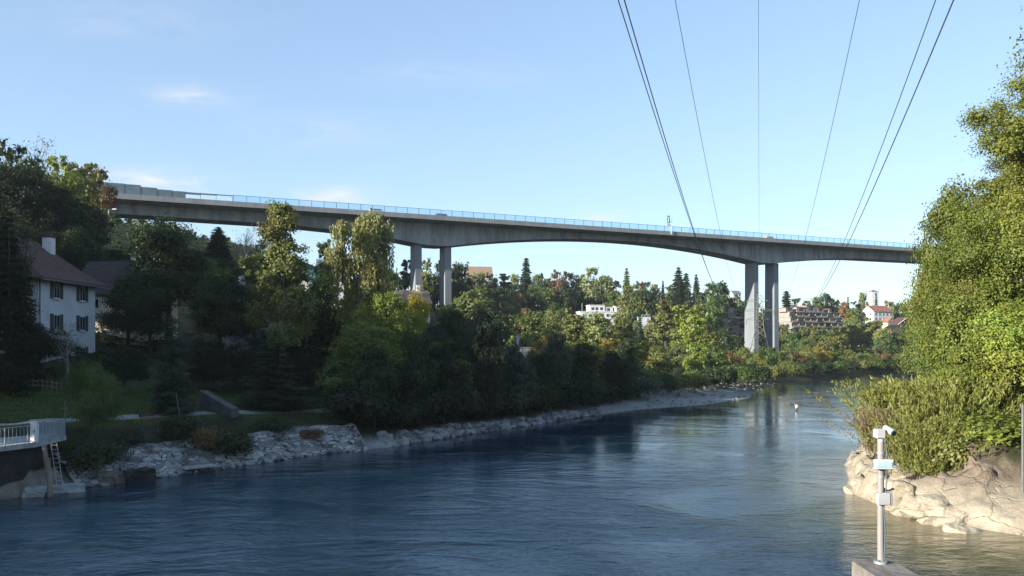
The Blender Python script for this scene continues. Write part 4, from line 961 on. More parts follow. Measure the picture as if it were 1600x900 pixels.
# steps
stp=empty('stone_steps',(0,0,0),'narrow brown stone steps climbing the left bank','steps')
a=Vector((X_(284,66.6),66.6,.55)); b=Vector((X_(236,68.6),68.6,0)); b.z=4.15; 
mb=MB(); ns=18; dr=(b-a); hd=Vector((dr.x,dr.y,0)).normalized(); M0=Matrix(((hd.x,-hd.y,0,0),(hd.y,hd.x,0,0),(0,0,1,0),(0,0,0,1)))
b2=Vector((X_(228,71.2),71.2,4.2)); dr=b2-a; hd=Vector((dr.x,dr.y,0)); Ls=hd.length; hd.normalize()
for k in range(ns):
    f0=k/ns; c=a+dr*f0; Mx=Matrix(((hd.x,-hd.y,0,c.x),(hd.y,hd.x,0,c.y),(0,0,1,c.z),(0,0,0,1)))
    tmb=MB().box(0,Ls/ns+.12,-.55,.55,-.9,.16+.02*RNG.normal(),Mx); tmb.build('step',[WALLCONC,TILE][k%2] if k>4 else PALEBLOCK,stp)
# culvert outlet
cu=empty('culvert_outlet',(X_(540,80.5),80.5,0),'concrete drain outlet with a dark opening and sloping wing at the water','culvert',None,R(38))
MB().poly([(-2.2,-1.2,-.8),(4.3,-1.7,-.8),(4.3,1.2,-.8),(-2.2,1.2,-.8),(-2.2,-1.0,.5),(4.3,-1.4,.12),(3.2,1.2,.9),(-2.2,1.2,1.5)],[(3,2,1,0),(4,5,6,7),(0,1,5,4),(1,2,6,5),(2,3,7,6),(3,0,4,7)]).build('apron',PALEBLOCK,cu)
MB().box(-1.7,.6,1.0,2.4,-.2,2.0).build('headwall',WALLCONC,cu); MB().box(-1.3,.2,.93,.997,.9,1.75).build('opening',noise_mat('opening_shade_black',(.004,.004,.004),(.01,.01,.01)),cu)  # the opening is a black plate, its inner shade painted on
rmp=MB(); q0=(X_(309,78),78.4); q1=(X_(361,75.5),75.5); rmp.poly([(q0[0],q0[1],3.4),(q1[0],q1[1],3.4),(q1[0]+.4,q1[1]+.9,3.4),(q0[0]+.4,q0[1]+.9,3.4),(q0[0],q0[1],5.75),(q1[0],q1[1],4.25),(q1[0]+.4,q1[1]+.9,4.25),(q0[0]+.4,q0[1]+.9,5.75)],[(3,2,1,0),(4,5,6,7),(0,1,5,4),(1,2,6,5),(2,3,7,6),(3,0,4,7)])
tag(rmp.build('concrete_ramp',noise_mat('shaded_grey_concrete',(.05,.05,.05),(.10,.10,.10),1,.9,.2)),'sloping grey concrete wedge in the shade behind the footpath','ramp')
# garden fence below the villa
fe=empty('garden_fence',(0,0,0),'weathered wooden garden fence at the top of the lawn below the villa','fence')
fp=[(X_(p,80-.00*p),80+p*.03) for p in range(-20,130,6)]
for i,(x,y) in enumerate(fp):
    MB().bar((x,y,gz(x,y)-.2),(x,y,gz(x,y)+1.0),.06).build('post',WOOD,fe)
    if i: 
        for hh in (.35,.8):
            x0,y0=fp[i-1]; MB().bar((x0,y0-.08,gz(x0,y0)+hh),(x,y-.08,gz(x,y)+hh),.05).build('rail',WOOD,fe)
tag(MB().tube([(X_(281,70.5),70.5,4.0),(X_(275,70.5),70.5,6.0)],.035,5).build('wooden_stake',WOOD),'leaning stake beside the pale larch trunk','stake')
# double street lamp under the viaduct end
lx,ly=X_(170,200),200; lz=gz(lx,ly); lh=Z_(328,ly)-lz
la=empty('street_lamp',(lx,ly,lz),'double headed street lamp under the left end of the viaduct','street lamp')
MB().tube([(0,0,-.3),(0,0,lh)],[.12,.07],8).build('pole',METAL,la)
for s in (-1,1):
    MB().bar((0,0,lh),(s*1.4,0,lh+.12),.05).build('arm',METAL,la); MB().box(s*1.4-.5,s*1.4+.5,-.2,.2,lh+.05,lh+.3).build('lamp_head',WHITEPAINT,la,bevel=.05)

# ------------------------------------------------------------------ foreground wall and camera mast
MY=14.0; mx=X_(1376,MY); mz=Z_(880,MY)
wa=empty('concrete_wall',(mx,MY,mz),'concrete river wall at the bottom right carrying the camera mast','wall')
MB().poly([(-.42,.16,0),(.12,.34,0),(.28,.0,0),(.28,-9,0),(-.55,-9,0),(-.42,.16,-8),(.12,.34,-8),(.28,0,-8),(.28,-9,-8),(-.55,-9,-8)],[(4,3,2,1,0)[::-1],(5,6,7,8,9)[::-1],(0,5,6,1),(1,6,7,2),(2,7,8,3),(3,8,9,4),(4,9,5,0)]).build('wall_body',WALLCONC,wa)
MB().box(.283,.75,-9,-.25,-8,-.16).build('wall_ledge',WALLCONC,wa)
bm=bmesh.new()
MASTW=noise_mat('aged_white_plastic',(.30,.29,.28),(.42,.41,.40),4,.55,.05)
ca=empty('camera_mast',(mx,MY,mz),'white mast with camera, floodlight and junction box on the concrete wall','camera mast')
MB().tube([(0,0,.0),(0,0,.04)],.11,16).build('base_plate',METAL,ca)
MASTM=noise_mat('mast_paint',(.21,.19,.185),(.29,.265,.255),3,.5,.05,(1,1,.3))
MB().tube([(0,0,.041),(0,0,2.05)],.053,20).build('pole',MASTM,ca,smooth=False)
for z in (.985,1.46,1.70,1.86): MB().tube([(0,0,z-.02),(0,0,z+.02)],.064,20).build('clamp',METAL,ca)
jb=MB().box(-.11,.11,-.14,-.066,1.0,1.20).build('junction_box',MASTW,ca,bevel=.012); MB().box(.113,.15,-.13,.05,.99,1.19).build('box_shade_side',flat('mast_shadow_grey',(.25,.22,.22)),jb)  # darker grey plate paints the shaded right side of the box
fl_=MB().box(-.16,.15,-.15,-.07,1.60,1.76).build('floodlight',flat('floodlight_body',(.55,.58,.58)),ca,bevel=.012)
MB().box(-.125,.115,-.162,-.151,1.635,1.725).build('lens',flat('floodlight_glass',(.35,.48,.50),.15),fl_); MB().box(-.20,-.163,-.12,-.08,1.64,1.72).build('hinge',METAL,fl_); MB().box(.152,.26,-.1,-.05,1.665,1.69).build('bracket',METAL,fl_)
MB().tube([(.03,-.062,.05),(.045,-.075,.5),(.02,-.07,.98)],.011,6).build('cable',DARKMET,ca); MB().tube([(.05,-.07,1.21),(.07,-.075,1.4),(.05,-.07,1.6),(.075,-.06,1.9),(.03,-.06,2.12)],.010,6).build('cable',DARKMET,ca)
for k in range(4): MB().tube([(.085*math.cos(.8+k*1.57),.085*math.sin(.8+k*1.57),.04),(.085*math.cos(.8+k*1.57),.085*math.sin(.8+k*1.57),.065)],.014,6).build('bolt',DARKMET,ca)
MB().tube([(0,0,2.05),(0,0,2.10)],.05,14).build('neck',MASTW,ca)
MB().box(-.10,.06,-.08,.09,2.10,2.26).build('camera_base',MASTW,ca,bevel=.02)
cm=MB().tube([(.11,.08,2.27),(.17,-.10,2.20)],[.055,.055],14).build('camera',MASTW,ca); MB().tube([(.171,-.102,2.199),(.176,-.118,2.193)],[.045,.042],14).build('lens',GLASSD,cm); MB().bar((.03,.0,2.22),(.13,.0,2.22),.02,6).build('camera_arm',MASTW,ca)
px_=X_(1598,47); tag(MB().tube([(px_,47,gz(px_,47)-.3),(px_,47,Z_(632,47))],.07,10).build('metal_post',flat('dull_grey_post',(.12,.12,.12))),'grey post at the right edge of the picture beside the bright bush','post')

# ------------------------------------------------------------------ the angler
def human(X,Y,z,label):
    P=empty('person',(X,Y,z),label,'person',None,R(10))
    def skin(name,V,E,Rr,mat,sub=2):
        me=bpy.data.meshes.new(name); me.from_pydata(V,E,[]); o=bpy.data.objects.new(name,me); COL.objects.link(o)
        s=o.modifiers.new('s','SKIN'); 
        for i,rr in enumerate(Rr): me.skin_vertices[0].data[i].radius=rr if hasattr(rr,'__len__') else (rr,rr)
        me.skin_vertices[0].data[0].use_root=True
        ss=o.modifiers.new('u','SUBSURF'); ss.levels=sub; ss.render_levels=sub
        dg=bpy.context.evaluated_depsgraph_get(); m2=bpy.data.meshes.new_from_object(o.evaluated_get(dg)); bpy.data.objects.remove(o)
        m2.name=name; m2.materials.clear(); return link_mesh(name,m2,mat,P,smooth=True)
    SKN=flat('skin',(.62,.42,.32),.6)
    V=[(0,0,.92),(0,0,1.12),(0,0,1.34),(0,0,1.47),(0,-.01,1.56),(0,-.01,1.68),   # pelvis..head
       (-.18,0,1.41),(-.34,-.08,1.55),(-.50,-.16,1.72),(-.57,-.2,1.78),           # raised arm
       (.18,0,1.41),(.24,-.05,1.16),(.10,-.26,1.12),(.04,-.32,1.13),              # bent arm
       (-.10,0,.86),(-.13,-.02,.48),(-.14,.02,.08),(-.14,-.12,.03),(.10,0,.86),(.13,.03,.48),(.14,.06,.08),(.14,-.08,.03)]
    E=[(0,1),(1,2),(2,3),(3,4),(4,5),(2,6),(6,7),(7,8),(8,9),(2,10),(10,11),(11,12),(12,13),(0,14),(14,15),(15,16),(16,17),(0,18),(18,19),(19,20),(20,21)]
    Rr=[(.15,.11),(.145,.10),(.17,.115),.06,.065,.095,.062,.045,.036,.035,.062,.045,.036,.035,.085,.06,.045,.04,.085,.06,.045,.04]
    skin('body',V,E,Rr,SKN)
    skin('shirt',[(0,0,.93),(0,0,1.12),(0,0,1.34),(0,0,1.44),(-.185,0,1.415),(-.30,-.06,1.52),(.185,0,1.415),(.235,-.04,1.22)],[(0,1),(1,2),(2,3),(2,4),(4,5),(2,6),(6,7)],[(.175,.135),(.17,.125),(.19,.135),.075,.08,.07,.08,.07],WHITEPAINT)
    skin('waders',[(0,0,.98),(0,0,.88),(-.10,0,.80),(-.13,-.02,.48),(-.14,.02,.1),(-.14,-.13,.03),(.10,0,.80),(.13,.03,.48),(.14,.06,.1),(.14,-.10,.03)],[(0,1),(1,2),(2,3),(3,4),(4,5),(1,6),(6,7),(7,8),(8,9)],[(.18,.14),(.175,.13),.10,.075,.07,.06,.10,.075,.07,.06],flat('waders_olive',(.10,.10,.07),.8))
    skin('hair',[(0,.02,1.70),(0,.03,1.76),(0,.05,1.64)],[(0,1),(0,2)],[.105,.07,.075],flat('dark_hair',(.03,.02,.015),.8))
    for s in (-1,1):
        MB().tube([(s*.035,-.098,1.685),(s*.035,-.104,1.685)],.012,8).build('eye',DARKMET,P)
        MB().tube([(s*.092,0,1.66),(s*.105,.005,1.69)],.018,6).build('ear',SKN,P)
    MB().tube([(0,-.098,1.70),(0,-.125,1.655)],[.010,.016],6).build('nose',SKN,P); MB().box(-.025,.025,-.103,-.096,1.625,1.634).build('mouth',flat('lip',(.4,.16,.14)),P)
    for (o,dv) in ((Vector((-.57,-.2,1.78)),Vector((-.6,-.3,.7))),(Vector((.04,-.32,1.13)),Vector((-.9,-.5,.2)))):
        dv.normalize(); sd=dv.cross(Vector((0,0,1))).normalized()
        for k in range(4):
            q=o+sd*(k-1.5)*.017; MB().tube([q,q+dv*.055,q+dv*(.075+.006*(k in(1,2)))+Vector((0,0,-.03))],[.010,.009,.006],5).build('finger',SKN,P)
        q=o+sd*.035; MB().tube([q-dv*.02,q+dv*.02+sd*.02,q+dv*.05+sd*.012],[.011,.010,.007],5).build('thumb',SKN,P)
    return P
ax_,ay_=wl(1244.5,641); human(ax_,ay_,-.62,'angler in a white shirt wading in the river with one arm raised')
h=Vector((ax_,ay_,-.62)); rot=Matrix.Rotation(R(10),3,'Z'); a=h+rot@Vector((-.57,-.22,1.80))
fr=MB().tube([a+Vector((.25,.1,-.25)),a,a+Vector((-1.0,-.3,1.0)),a+Vector((-1.9,-.6,1.7))],[.016,.012,.007,.003],5); tag(fr.build('fishing_rod',DARKMET),'thin fishing rod held up by the wading angler','fishing rod')

# ------------------------------------------------------------------ stones
def stone_proto(seed, flatn=.7):
    rs=np.random.default_rng(seed); bm=bmesh.new(); bmesh.ops.create_icosphere(bm,subdivisions=3,radius=.5)
    pl=[(rs.normal(size=3),rs.uniform(.30,.44)) for _ in range(11)]
    for v in bm.verts:
        c=np.array(v.co)
        for n,d in pl:
            n=n/np.linalg.norm(n); k=c@n-d
            if k>0: c=c-n*k
        c=c+rs.normal(size=3)*.006; c[2]*=flatn; v.co=c
    me=bpy.data.meshes.new('boulder'); bm.to_mesh(me); bm.free(); return me
SM=[stone_proto(s,f) for s,f in ((1,.7),(2,.55),(3,.8),(4,.5),(5,.65),(6,.75))]
RK=[m.copy() for m in SM]
for m in SM: m.materials.append(ROCK)
for m in RK: m.materials.append(RIPRAP)
def stone(ms,k,x,y,z,s,label,group,rz=None,name='boulder'):
    o=bpy.data.objects.new(name,ms[k%len(ms)]); COL.objects.link(o); o.location=(x,y,z)
    o.scale=s; o.rotation_euler=(RNG.normal()*.25,RNG.normal()*.25,RNG.uniform(0,6.28) if rz is None else rz)
    return tag(o,label,'boulder',group)
def wlz(px,py,z=0.0):
    D=(CAMZ-z)*F/(py-HZ); return X_(px,D),D
right=[(1352,738,.4,2.6,1.4,.9,'flat pale boulder standing off in the water left of the camera mast'),(1338,768,.2,1.5,1.2,.9,'low pale stone at the very tip of the right rocky point'),
 (1352,757,.5,1.9,1.5,1.3,'dark streaked stone behind the tip of the rocky point'),(1370,752,.8,2.2,1.6,1.3,'pale stone directly behind the camera mast pole'),(1392,760,.9,2.0,1.6,1.3,'cracked slab just right of the mast between junction box and floodlight'),
 (1402,748,1.4,1.8,1.5,1.1,'rounded grey stone under the scrub on the rocky point'),(1425,768,1.3,2.6,1.8,1.5,'big sloping pale slab in the middle of the rocky point'),(1458,785,1.2,2.5,1.7,1.9,'large angular boulder leaning beside the notch in the rock'),
 (1432,742,2.0,2.4,1.6,1.3,'grey weathered stone above the pale sloping slab'),(1462,752,2.2,2.6,2.0,1.4,'pale broken rock below the willow scrub'),(1478,762,2.0,2.3,1.8,1.5,'broad block on the upper rock right of the notch'),
 (1410,732,2.0,2.6,1.5,.9,'flat ledge stone at the edge of the willow scrub'),(1490,742,2.8,3.0,2.2,1.4,'brown weathered rock shoulder below the bright bush'),(1385,742,1.2,1.7,1.4,.9,'small stone right of the floodlight on the mast'),
 (1380,778,.3,1.9,1.2,.8,'low pale ledge stone right of the mast at the water'),(1408,790,.4,2.4,1.3,.9,'long pale ledge at the water below the sloping slab'),(1440,805,.3,2.4,1.2,.9,'pale waterline ledge beside the notch'),
 (1520,765,2.3,3.2,2.4,1.6,'wide brown rock hump right of the leaning boulder'),(1365,772,.3,1.3,1.0,.8,'small dark hollowed stone near the tip of the rocky point')]
for i,(px,py,z,l,w,h,lab) in enumerate(right):
    x,y=wlz(px,py,z); stone(SM,i,x,y+.4,min(z,gz(x,y+.4)+.05) if z>.6 else z-.1,(l*.95,w*.95,h*1.0),lab,None)
pts,t,nn=along((-12.4,82),(45,158),.25); n=len(pts); c=0; gb=0
for i in range(0,n,2):
    for r_ in range(2):
        if RNG.random()<.15: continue
        d=RNG.uniform(-.3,.5)+r_*1.15; s=RNG.uniform(.6,1.6)*(1.0 if i<n*.75 else .7); x,y=pts[i]+nn[i]*d+RNG.normal(size=2)*.12
        if c<150: stone(RK,c,x,y,max(gz(x,y),-.05)+.12*s,(s*1.3,s,s),'grey riprap boulder along the shaded left waterline below the dark trees','riprap boulders along the left waterline'); c+=1
pts,t,nn=along((-30.9,58.3),(-14.2,80),.3)
for i in range(0,len(pts),3):
    d=RNG.uniform(-.9,-.35); s=RNG.uniform(.35,.85); x,y=pts[i]+nn[i]*d
    stone(RK,i,x,y,.0+.1*s,(s*1.4,s,s*.8),'loose pale stone at the foot of the pitched stone bank','loose stones at the foot of the revetment')
# gravel on the bar: cobbles nobody could count
mb=MB()
for _ in range(1500):
    x=RNG.uniform(18,76); y=RNG.uniform(128,215); zz,dl,dr,ins,lf,br=fields([(x,y)])
    if ins[0] or not lf[0] or zz[0]>2.4 or dl[0]>24: continue
    s=RNG.uniform(.12,.42); k=len(mb.v); th=RNG.uniform(0,6.28)
    ring=[(x+math.cos(th+a)*s*RNG.uniform(.8,1.2),y+math.sin(th+a)*s*.8,zz[0]-.05) for a in (0,1.25,2.5,3.8,5.0)]
    top=[(x+math.cos(th+a)*s*.5,y+math.sin(th+a)*s*.45,zz[0]+s*RNG.uniform(.45,.7)) for a in (0,1.25,2.5,3.8,5.0)]
    mb.v+=ring+top; mb.f+=[(k+j,k+(j+1)%5,k+5+(j+1)%5,k+5+j) for j in range(5)]+[tuple(k+5+j for j in range(5))]
tag(mb.build('cobbles',noise_mat('river_cobble',(.10,.10,.095),(.24,.235,.22),.8,.9,.2)),'loose cobbles scattered over the gravel bar','cobbles',kind='stuff')

# ------------------------------------------------------------------ undergrowth and grass (uncountable)
def scatter(name,n,region,acc,size,hgt,col,label,cat,blade=False,clump=1,zoff=0):
    P=np.c_[RNG.uniform(region[0],region[1],n),RNG.uniform(region[2],region[3],n)]
    z,dl,dr,ins,lf,br=fields(P); k=acc(P,z,dl,dr,ins,lf,br); P=P[k]; z=z[k]; m=len(P)
    if clump>1:
        P=np.repeat(P,clump,0); z=np.repeat(z,clump); hh=np.repeat(RNG.uniform(.3,1,m),clump)*hgt
        o=RNG.normal(size=(len(P),3)); P=P+o[:,:2]*hh[:,None]*.55; C=np.c_[P,z+zoff+np.abs(o[:,2])*hh*.5]; ti=np.repeat(RNG.normal(size=m)*.14,clump)
    else: C=np.c_[P,z+RNG.uniform(0,hgt,m)+zoff]; ti=0
    n=len(C); ti=.45+ti+RNG.normal(size=n)*.14; hu=.5+RNG.normal(size=n)*.2
    if blade: me=strand_mesh(name,C,np.c_[RNG.normal(size=(n,2))*.4,np.ones(n)],rv(n),size*RNG.uniform(.6,1.4,n)*1.4,size*.3*np.ones(n),ti,hu)
    else: me=leaf_mesh(name,C,rv(n)*.9+np.array((0,0,.6)),size*RNG.uniform(.6,1.3,n),ti,hu)
    o=link_mesh(name,me,None); o.color=(*COLS[col],1); return tag(o,label,cat,kind='stuff')
scatter('lawn_grass',60000,(-62,-6,50,92),lambda P,z,dl,dr,ins,lf,br: lf&~ins&(((dl>5.6)&(dl<7.2))|((dl>8.9)&(dl<26))),.10,.10,'green','short green grass of the lawn beside the footpath','grass',True)
scatter('bank_undergrowth',1500,(-48,45,45,160),lambda P,z,dl,dr,ins,lf,br: lf&~ins&(dl>3.3)&(dl<5.6)&(br<.3),.11,.75,'grey','dark low scrub along the upper left bank','undergrowth',False,26)
scatter('revetment_weeds',420,(-34,-12,56,82),lambda P,z,dl,dr,ins,lf,br: lf&~ins&(dl>1.6)&(dl<3.4)&(wave(P,1.1,6)>-.1),.10,.55,'grey','weeds and scrub growing over the upper edge of the pitched stone','weeds',False,22,.35)
scatter('hillside_undergrowth',5200,(-180,120,84,330),lambda P,z,dl,dr,ins,lf,br: lf&~ins&(dl>12+12*br)&(P[:,0]>-.68*P[:,1])&~((P[:,1]<92)&(dl<26)),.26,1.3,'dark','dark bushes and brambles covering the left slope','undergrowth',False,26)
scatter('far_undergrowth',5200,(20,330,200,640),lambda P,z,dl,dr,ins,lf,br: lf&~ins&(dl>4)&(P[:,0]<.64*P[:,1])&(P[:,0]>.0*P[:,1]-20),.5,2.2,'mid','rough green scrub covering the far valley side','undergrowth',False,24)
scatter('right_bank_undergrowth',1700,(26,110,46,150),lambda P,z,dl,dr,ins,lf,br: ~lf&~ins&(dr>7.5)&(P[:,0]<.72*P[:,1]),.13,.8,'mid','low green scrub under the right bank trees','undergrowth',False,26)

# ------------------------------------------------------------------ trees of the left bank, near to far
ORD=['first','second','third','fourth','fifth','sixth','seventh','eighth','ninth','tenth','eleventh','twelfth','thirteenth','fourteenth','fifteenth','sixteenth','seventeenth','eighteenth','nineteenth','twentieth','twenty-first','twenty-second','twenty-third','twenty-fourth','twenty-fifth','twenty-sixth','twenty-seventh','twenty-eighth','twenty-ninth','thirtieth','thirty-first','thirty-second','thirty-third','thirty-fourth','thirty-fifth','thirty-sixth','thirty-seventh','thirty-eighth']
near=[
 ('R',235,455,109,90,'dark','dark leafy tree covering the right part of the beige house'),
 ('R',-6,325,82,110,'deep','black green leafy tree at the left edge hiding the villa side'),
 ('C',40,395,82,62,'deep','second dark spruce directly before the left part of the villa roof'),
 ('C',14,325,76,105,'deep','dark drooping spruce at far left in front of the white villa'),
 ('C',268,488,74,88,'grey','pale grey larch with bare lower trunk behind the footpath'),
 ('C',430,515,84,135,'grey','spreading dark cedar with layered branches beside the footpath'),
 ('R',142,556,63,86,'green','small leafy tree on the bank edge right of the platform'),
 ('R',262,343,118,150,'dark','large dense green tree right of the white villa, top under the viaduct'),
 ('R',200,430,112,90,'dark','dark leafy tree between the villa and the large green tree'),
 ('T',440,287,98,120,'olive','tall slender birch rising in front of the viaduct deck'),
 ('W',560,328,108,118,'birch','golden weeping birch hanging in front of the viaduct girder'),
 ('R',600,446,100,120,'ygreen','yellow green maple in front of the weeping birch'),
 ('R',648,462,118,70,'yellow','bright yellow maple standing before the left pier'),
 ('R',575,505,90,150,'mid','broad leafy tree overhanging the water by the drain outlet'),
 ('R',650,520,100,120,'green','green tree right of the drain outlet under the yellow maple'),
 ('R',345,430,112,120,'dark','dark tree in the deep shade left of the gable house'),
 ('R',330,530,92,120,'deep','black green shaded tree behind the concrete wedge'),
 ('R',400,520,98,120,'deep','black green shaded tree behind the spreading cedar'),
 ('R',500,470,112,130,'dark','dark tree below the weeping birch, left of the maple'),
 ('R',470,540,98,110,'deep','shaded tree right behind the spreading cedar'),
 ('R',60,500,88,100,'deep','dark bushy tree at the foot of the white villa'),
 ('n',105,510,84,55,'dark','thin nearly bare tree before the corner of the white villa'),
 ('R',195,545,84,110,'deep','dark bushy tree at the right foot of the villa'),
 ('T',508,352,116,70,'green','rounded green tree crown right of the tall birch'),
 ('T',400,385,118,80,'olive','pale olive tree left of the tall birch'),
 ('c',341,354,200,46,'blue','single pine standing against the sky below the viaduct deck'),
 ('n',384,362,205,50,'tan','bare pale tree against the sky left of the tall birch'),
 ('r',182,336,300,60,'ygreen','yellow green tree lit by the sun under the left end of the viaduct'),
 ('r',222,340,310,60,'lime','bright lime tree beside the thin pier under the viaduct'),
 ('r',12,210,150,105,'dark','dark tree top highest at the left edge of the sky'),
 ('n',52,226,158,70,'dark','open branched dark tree on the left skyline'),
 ('r',90,234,178,75,'ygreen','sunlit yellow tree on the left skyline'),
 ('r',128,245,188,90,'olive','sunlit olive tree at the left end of the viaduct'),
 ('r',155,262,205,50,'rust','brownish tree touching the noise barrier'),
]
for a in near: T(*a)
rows=[
 # name, list of (px, top, D, w), kinds, colours
 ('shaded tree {o} from the left in the dark wood on the left slope',[(0,262,140,110),(45,262,142,100),(85,285,148,95),(120,300,152,90),(28,330,122,90),(72,350,124,90),(112,345,130,80),(145,325,165,65),(150,390,135,70),(182,385,150,70),(15,420,108,80)],'RTR',['deep','dark','deep']),
 ('dark green tree {o} from the left in the middle band below the hillside houses',[(300,395,160,70),(330,400,170,60),(362,405,175,60),(402,395,190,60),(430,420,180,60),(455,430,170,60),(545,410,200,60),(590,400,215,60),(612,420,200,55),(635,395,330,40),(690,400,345,45),(715,410,360,50),(668,398,350,40),(585,440,170,70),(700,470,240,60),(735,450,300,70),(765,465,290,60)],'rtr',['dark','green','dark','mid']),
 ('shaded riverside tree {o} from the left along the dark bank',[(545,560,88,80),(620,575,92,90),(670,505,112,80),(692,520,104,100),(705,478,122,75),(735,486,130,70),(758,512,130,70),(785,540,126,70),(715,560,100,90),(752,575,106,90),(790,572,112,80),(815,560,128,70),(838,548,140,60),(826,588,116,80),(860,565,138,70),(862,590,122,80),(895,560,142,70),(900,590,128,80),(935,585,134,75),(965,588,142,75),(1000,580,156,70),(1030,585,164,60),(1060,575,174,65),(1095,580,186,65),(1125,575,200,65),(1160,572,212,65)],'RrRt',['dark','green','grey','dark']),
]
for (lab,items,kinds,cols) in rows:
    for i,(px,top,D,w) in enumerate(sorted(items)):
        T(kinds[i%len(kinds)],px,top,D,w,cols[i%len(cols)],lab.format(o=ORD[i]))
for i,(px,top,D,w) in enumerate([(272,652,68.5,58),(320,662,68.5,42),(362,668,70,62),(432,648,77,52),(480,668,78.5,45),(205,664,65,40),(130,690,60,70),(165,684,62,60)]):
    T('s',px,top,D,w,['deep','rust','dark','dark','rust','grey','dark','grey'][i],['black green bush on the bank left of the reddish bush','reddish brown bush on the bank beside the dark bush','wide dark bush hanging over the pitched stone','dark bush with dry twigs behind the footpath edge','brownish low bush above the drain outlet','small grey bush at the top of the stone steps','wide dark bush below the small leafy tree','grey dark bush between the small tree and the steps'][i],'bush')
for i,px in enumerate(range(560,1010,22)):
    o_=np.array([px]); D=float(np.interp(px,[585,700,800,900,1000],[84.5,95,106,121,140])); 
    plant('bBbBB'[i%5],X_(px,D),D+(i%3)*1.2,[4.2,8.5,3.4,7.0,10.5][i%5]*RNG.uniform(.85,1.2),[6.5,6.5,5.5,6.0,5.0][i%5],['deep','dark','grey'][i%3],'dark bush %s from the left overhanging the riprap waterline'%ORD[i],'bush')
# trees upstream, left of the frame: they shade the bank
for (x,y,H,W) in [(-52,64,21,13),(-60,56,23,14),(-58,73,20,12),(-68,66,25,14),(-76,56,24,14),(-70,80,23,13),(-80,72,25,14),(-88,62,26,15),(-84,86,24,14),(-96,76,25,15),(-50,48,17,11),(-98,56,27,15),(-110,66,26,15),(-108,88,25,15),(-112,46,26,15),(-124,56,27,16),(-90,98,22,13),(-122,76,26,15),(-132,36,24,15),(-66,42,21,13),(-84,38,24,14),(-100,36,25,15)]:
    plant('r',x,y,H,W,'dark','leafy tree of the slope upstream, left of the picture','tree','trees upstream left of the picture')

# ------------------------------------------------------------------ far valley side
hero=[
 ('c',822,400,500,30,'blue','tall spruce spire highest on the skyline between the two pairs of piers'),
 ('r',928,412,500,56,'pale','large pale green tree crown on the skyline left of the slim cypress'),
 ('c',979,418,470,22,'green','slim pointed conifer on the skyline above the golden round tree'),
 ('c',1036,436,540,10,'dark','very thin spire of a conifer between skyline trees'),
 ('c',1060,417,520,34,'dark','taller one of the two dark conifers left of the right piers'),
 ('c',1072,424,520,28,'blue','shorter companion conifer beside the tall dark conifer'),
 ('c',1088,428,545,20,'dark','pointed dark fir right of the conifer pair'),
 ('r',1108,437,470,50,'green','round green tree crown on the skyline left of the right piers'),
 ('n',1142,455,560,24,'pale','pale thin tree on the skyline left of the right piers'),
 ('c',1229,452,500,32,'dark','dark conifer directly right of the right piers'),
 ('r',1347,456,600,22,'pale','pale airy tree on the skyline left of the white tower'),
 ('k',1369,454,618,9,'blue','slim dark conifer touching the white tower'),
 ('k',1325,461,590,12,'green','small pointed conifer above the orange tree on the right hillside'),
 ('r',868,418,500,40,'rust','reddish brown tree on the skyline right of the tall spruce'),
 ('d',838,482,262,86,'mid','broad domed bright green tree in the middle distance'),
 ('r',848,522,222,46,'gold','golden tree directly right below the domed green tree'),
 ('k',870,540,185,18,'lime','narrow lime green tree beside the golden tree'),
 ('r',984,440,430,54,'olive','round olive gold tree above the white flats'),
 ('t',1040,458,330,58,'olive','tall olive brown tree standing between white flats and lime tree'),
 ('t',1082,470,290,78,'lime','tall bright lime tree in the middle of the far bank'),
 ('t',1105,500,270,44,'ygreen','yellow topped tree on the right flank of the lime tree'),
 ('t',1085,548,215,75,'lime','low spreading lime tree at the foot of the tall lime tree'),
 ('r',1006,530,230,52,'gold','golden orange bush tree below the olive brown tree'),
 ('k',1000,478,300,16,'blue','dark narrow cypress in front of the white strip house'),
 ('t',900,482,200,62,'olive','willow green tree first in the sunlit row left of the flats'),
 ('t',935,488,215,62,'pale','pale willow in front of the modern white flats'),
 ('t',970,490,225,56,'olive','olive willow right of the modern flats'),
 ('r',1133,508,330,52,'dark','dark round tree below the short terraced flats'),
 ('t',1302,512,345,50,'olive','pointed olive willow in front of the long terraced flats'),
 ('r',1318,468,560,28,'orange','orange autumn tree on the right hillside'),
 ('r',1340,478,520,46,'mid','green tree beside the large white hillside house'),
 ('r',1368,500,420,46,'olive','olive tree behind the distant pylon'),
 ('k',1424,540,345,26,'grey','grey green willow at the far end of the river'),
 ('r',812,455,420,22,'orange','small orange tree on the hillside below the tall spruce'),
 ('r',785,468,380,22,'rust','rust brown tree right of the dark gabled chalet'),
 ('c',770,468,345,34,'pale','pale green conifer next to the dark gabled chalet'),
 ('r',822,478,330,30,'rust','reddish crown peeping over the domed green tree'),
]
for a in hero: T(*a)
for i,px in enumerate(range(1222,1350,16)): T('r',px,506+(i*5)%7,445,26,['olive','green','mid'][i%3],'%s bush tree at the foot of the long terraced flats, %s from the left'%(['olive','green','leafy'][i%3],ORD[i]))
for i,(px,top,D,w) in enumerate([(905,492,425,26),(925,494,420,26),(948,496,420,28),(970,495,422,26),(990,490,424,26),(1014,496,412,24)]): T('r',px,top,D,w,['olive','pale','olive','mid','green','olive'][i],'%s tree hiding the foot of the white flats, %s from the left'%(['olive','pale','olive','leafy','green','olive'][i],ORD[i]))
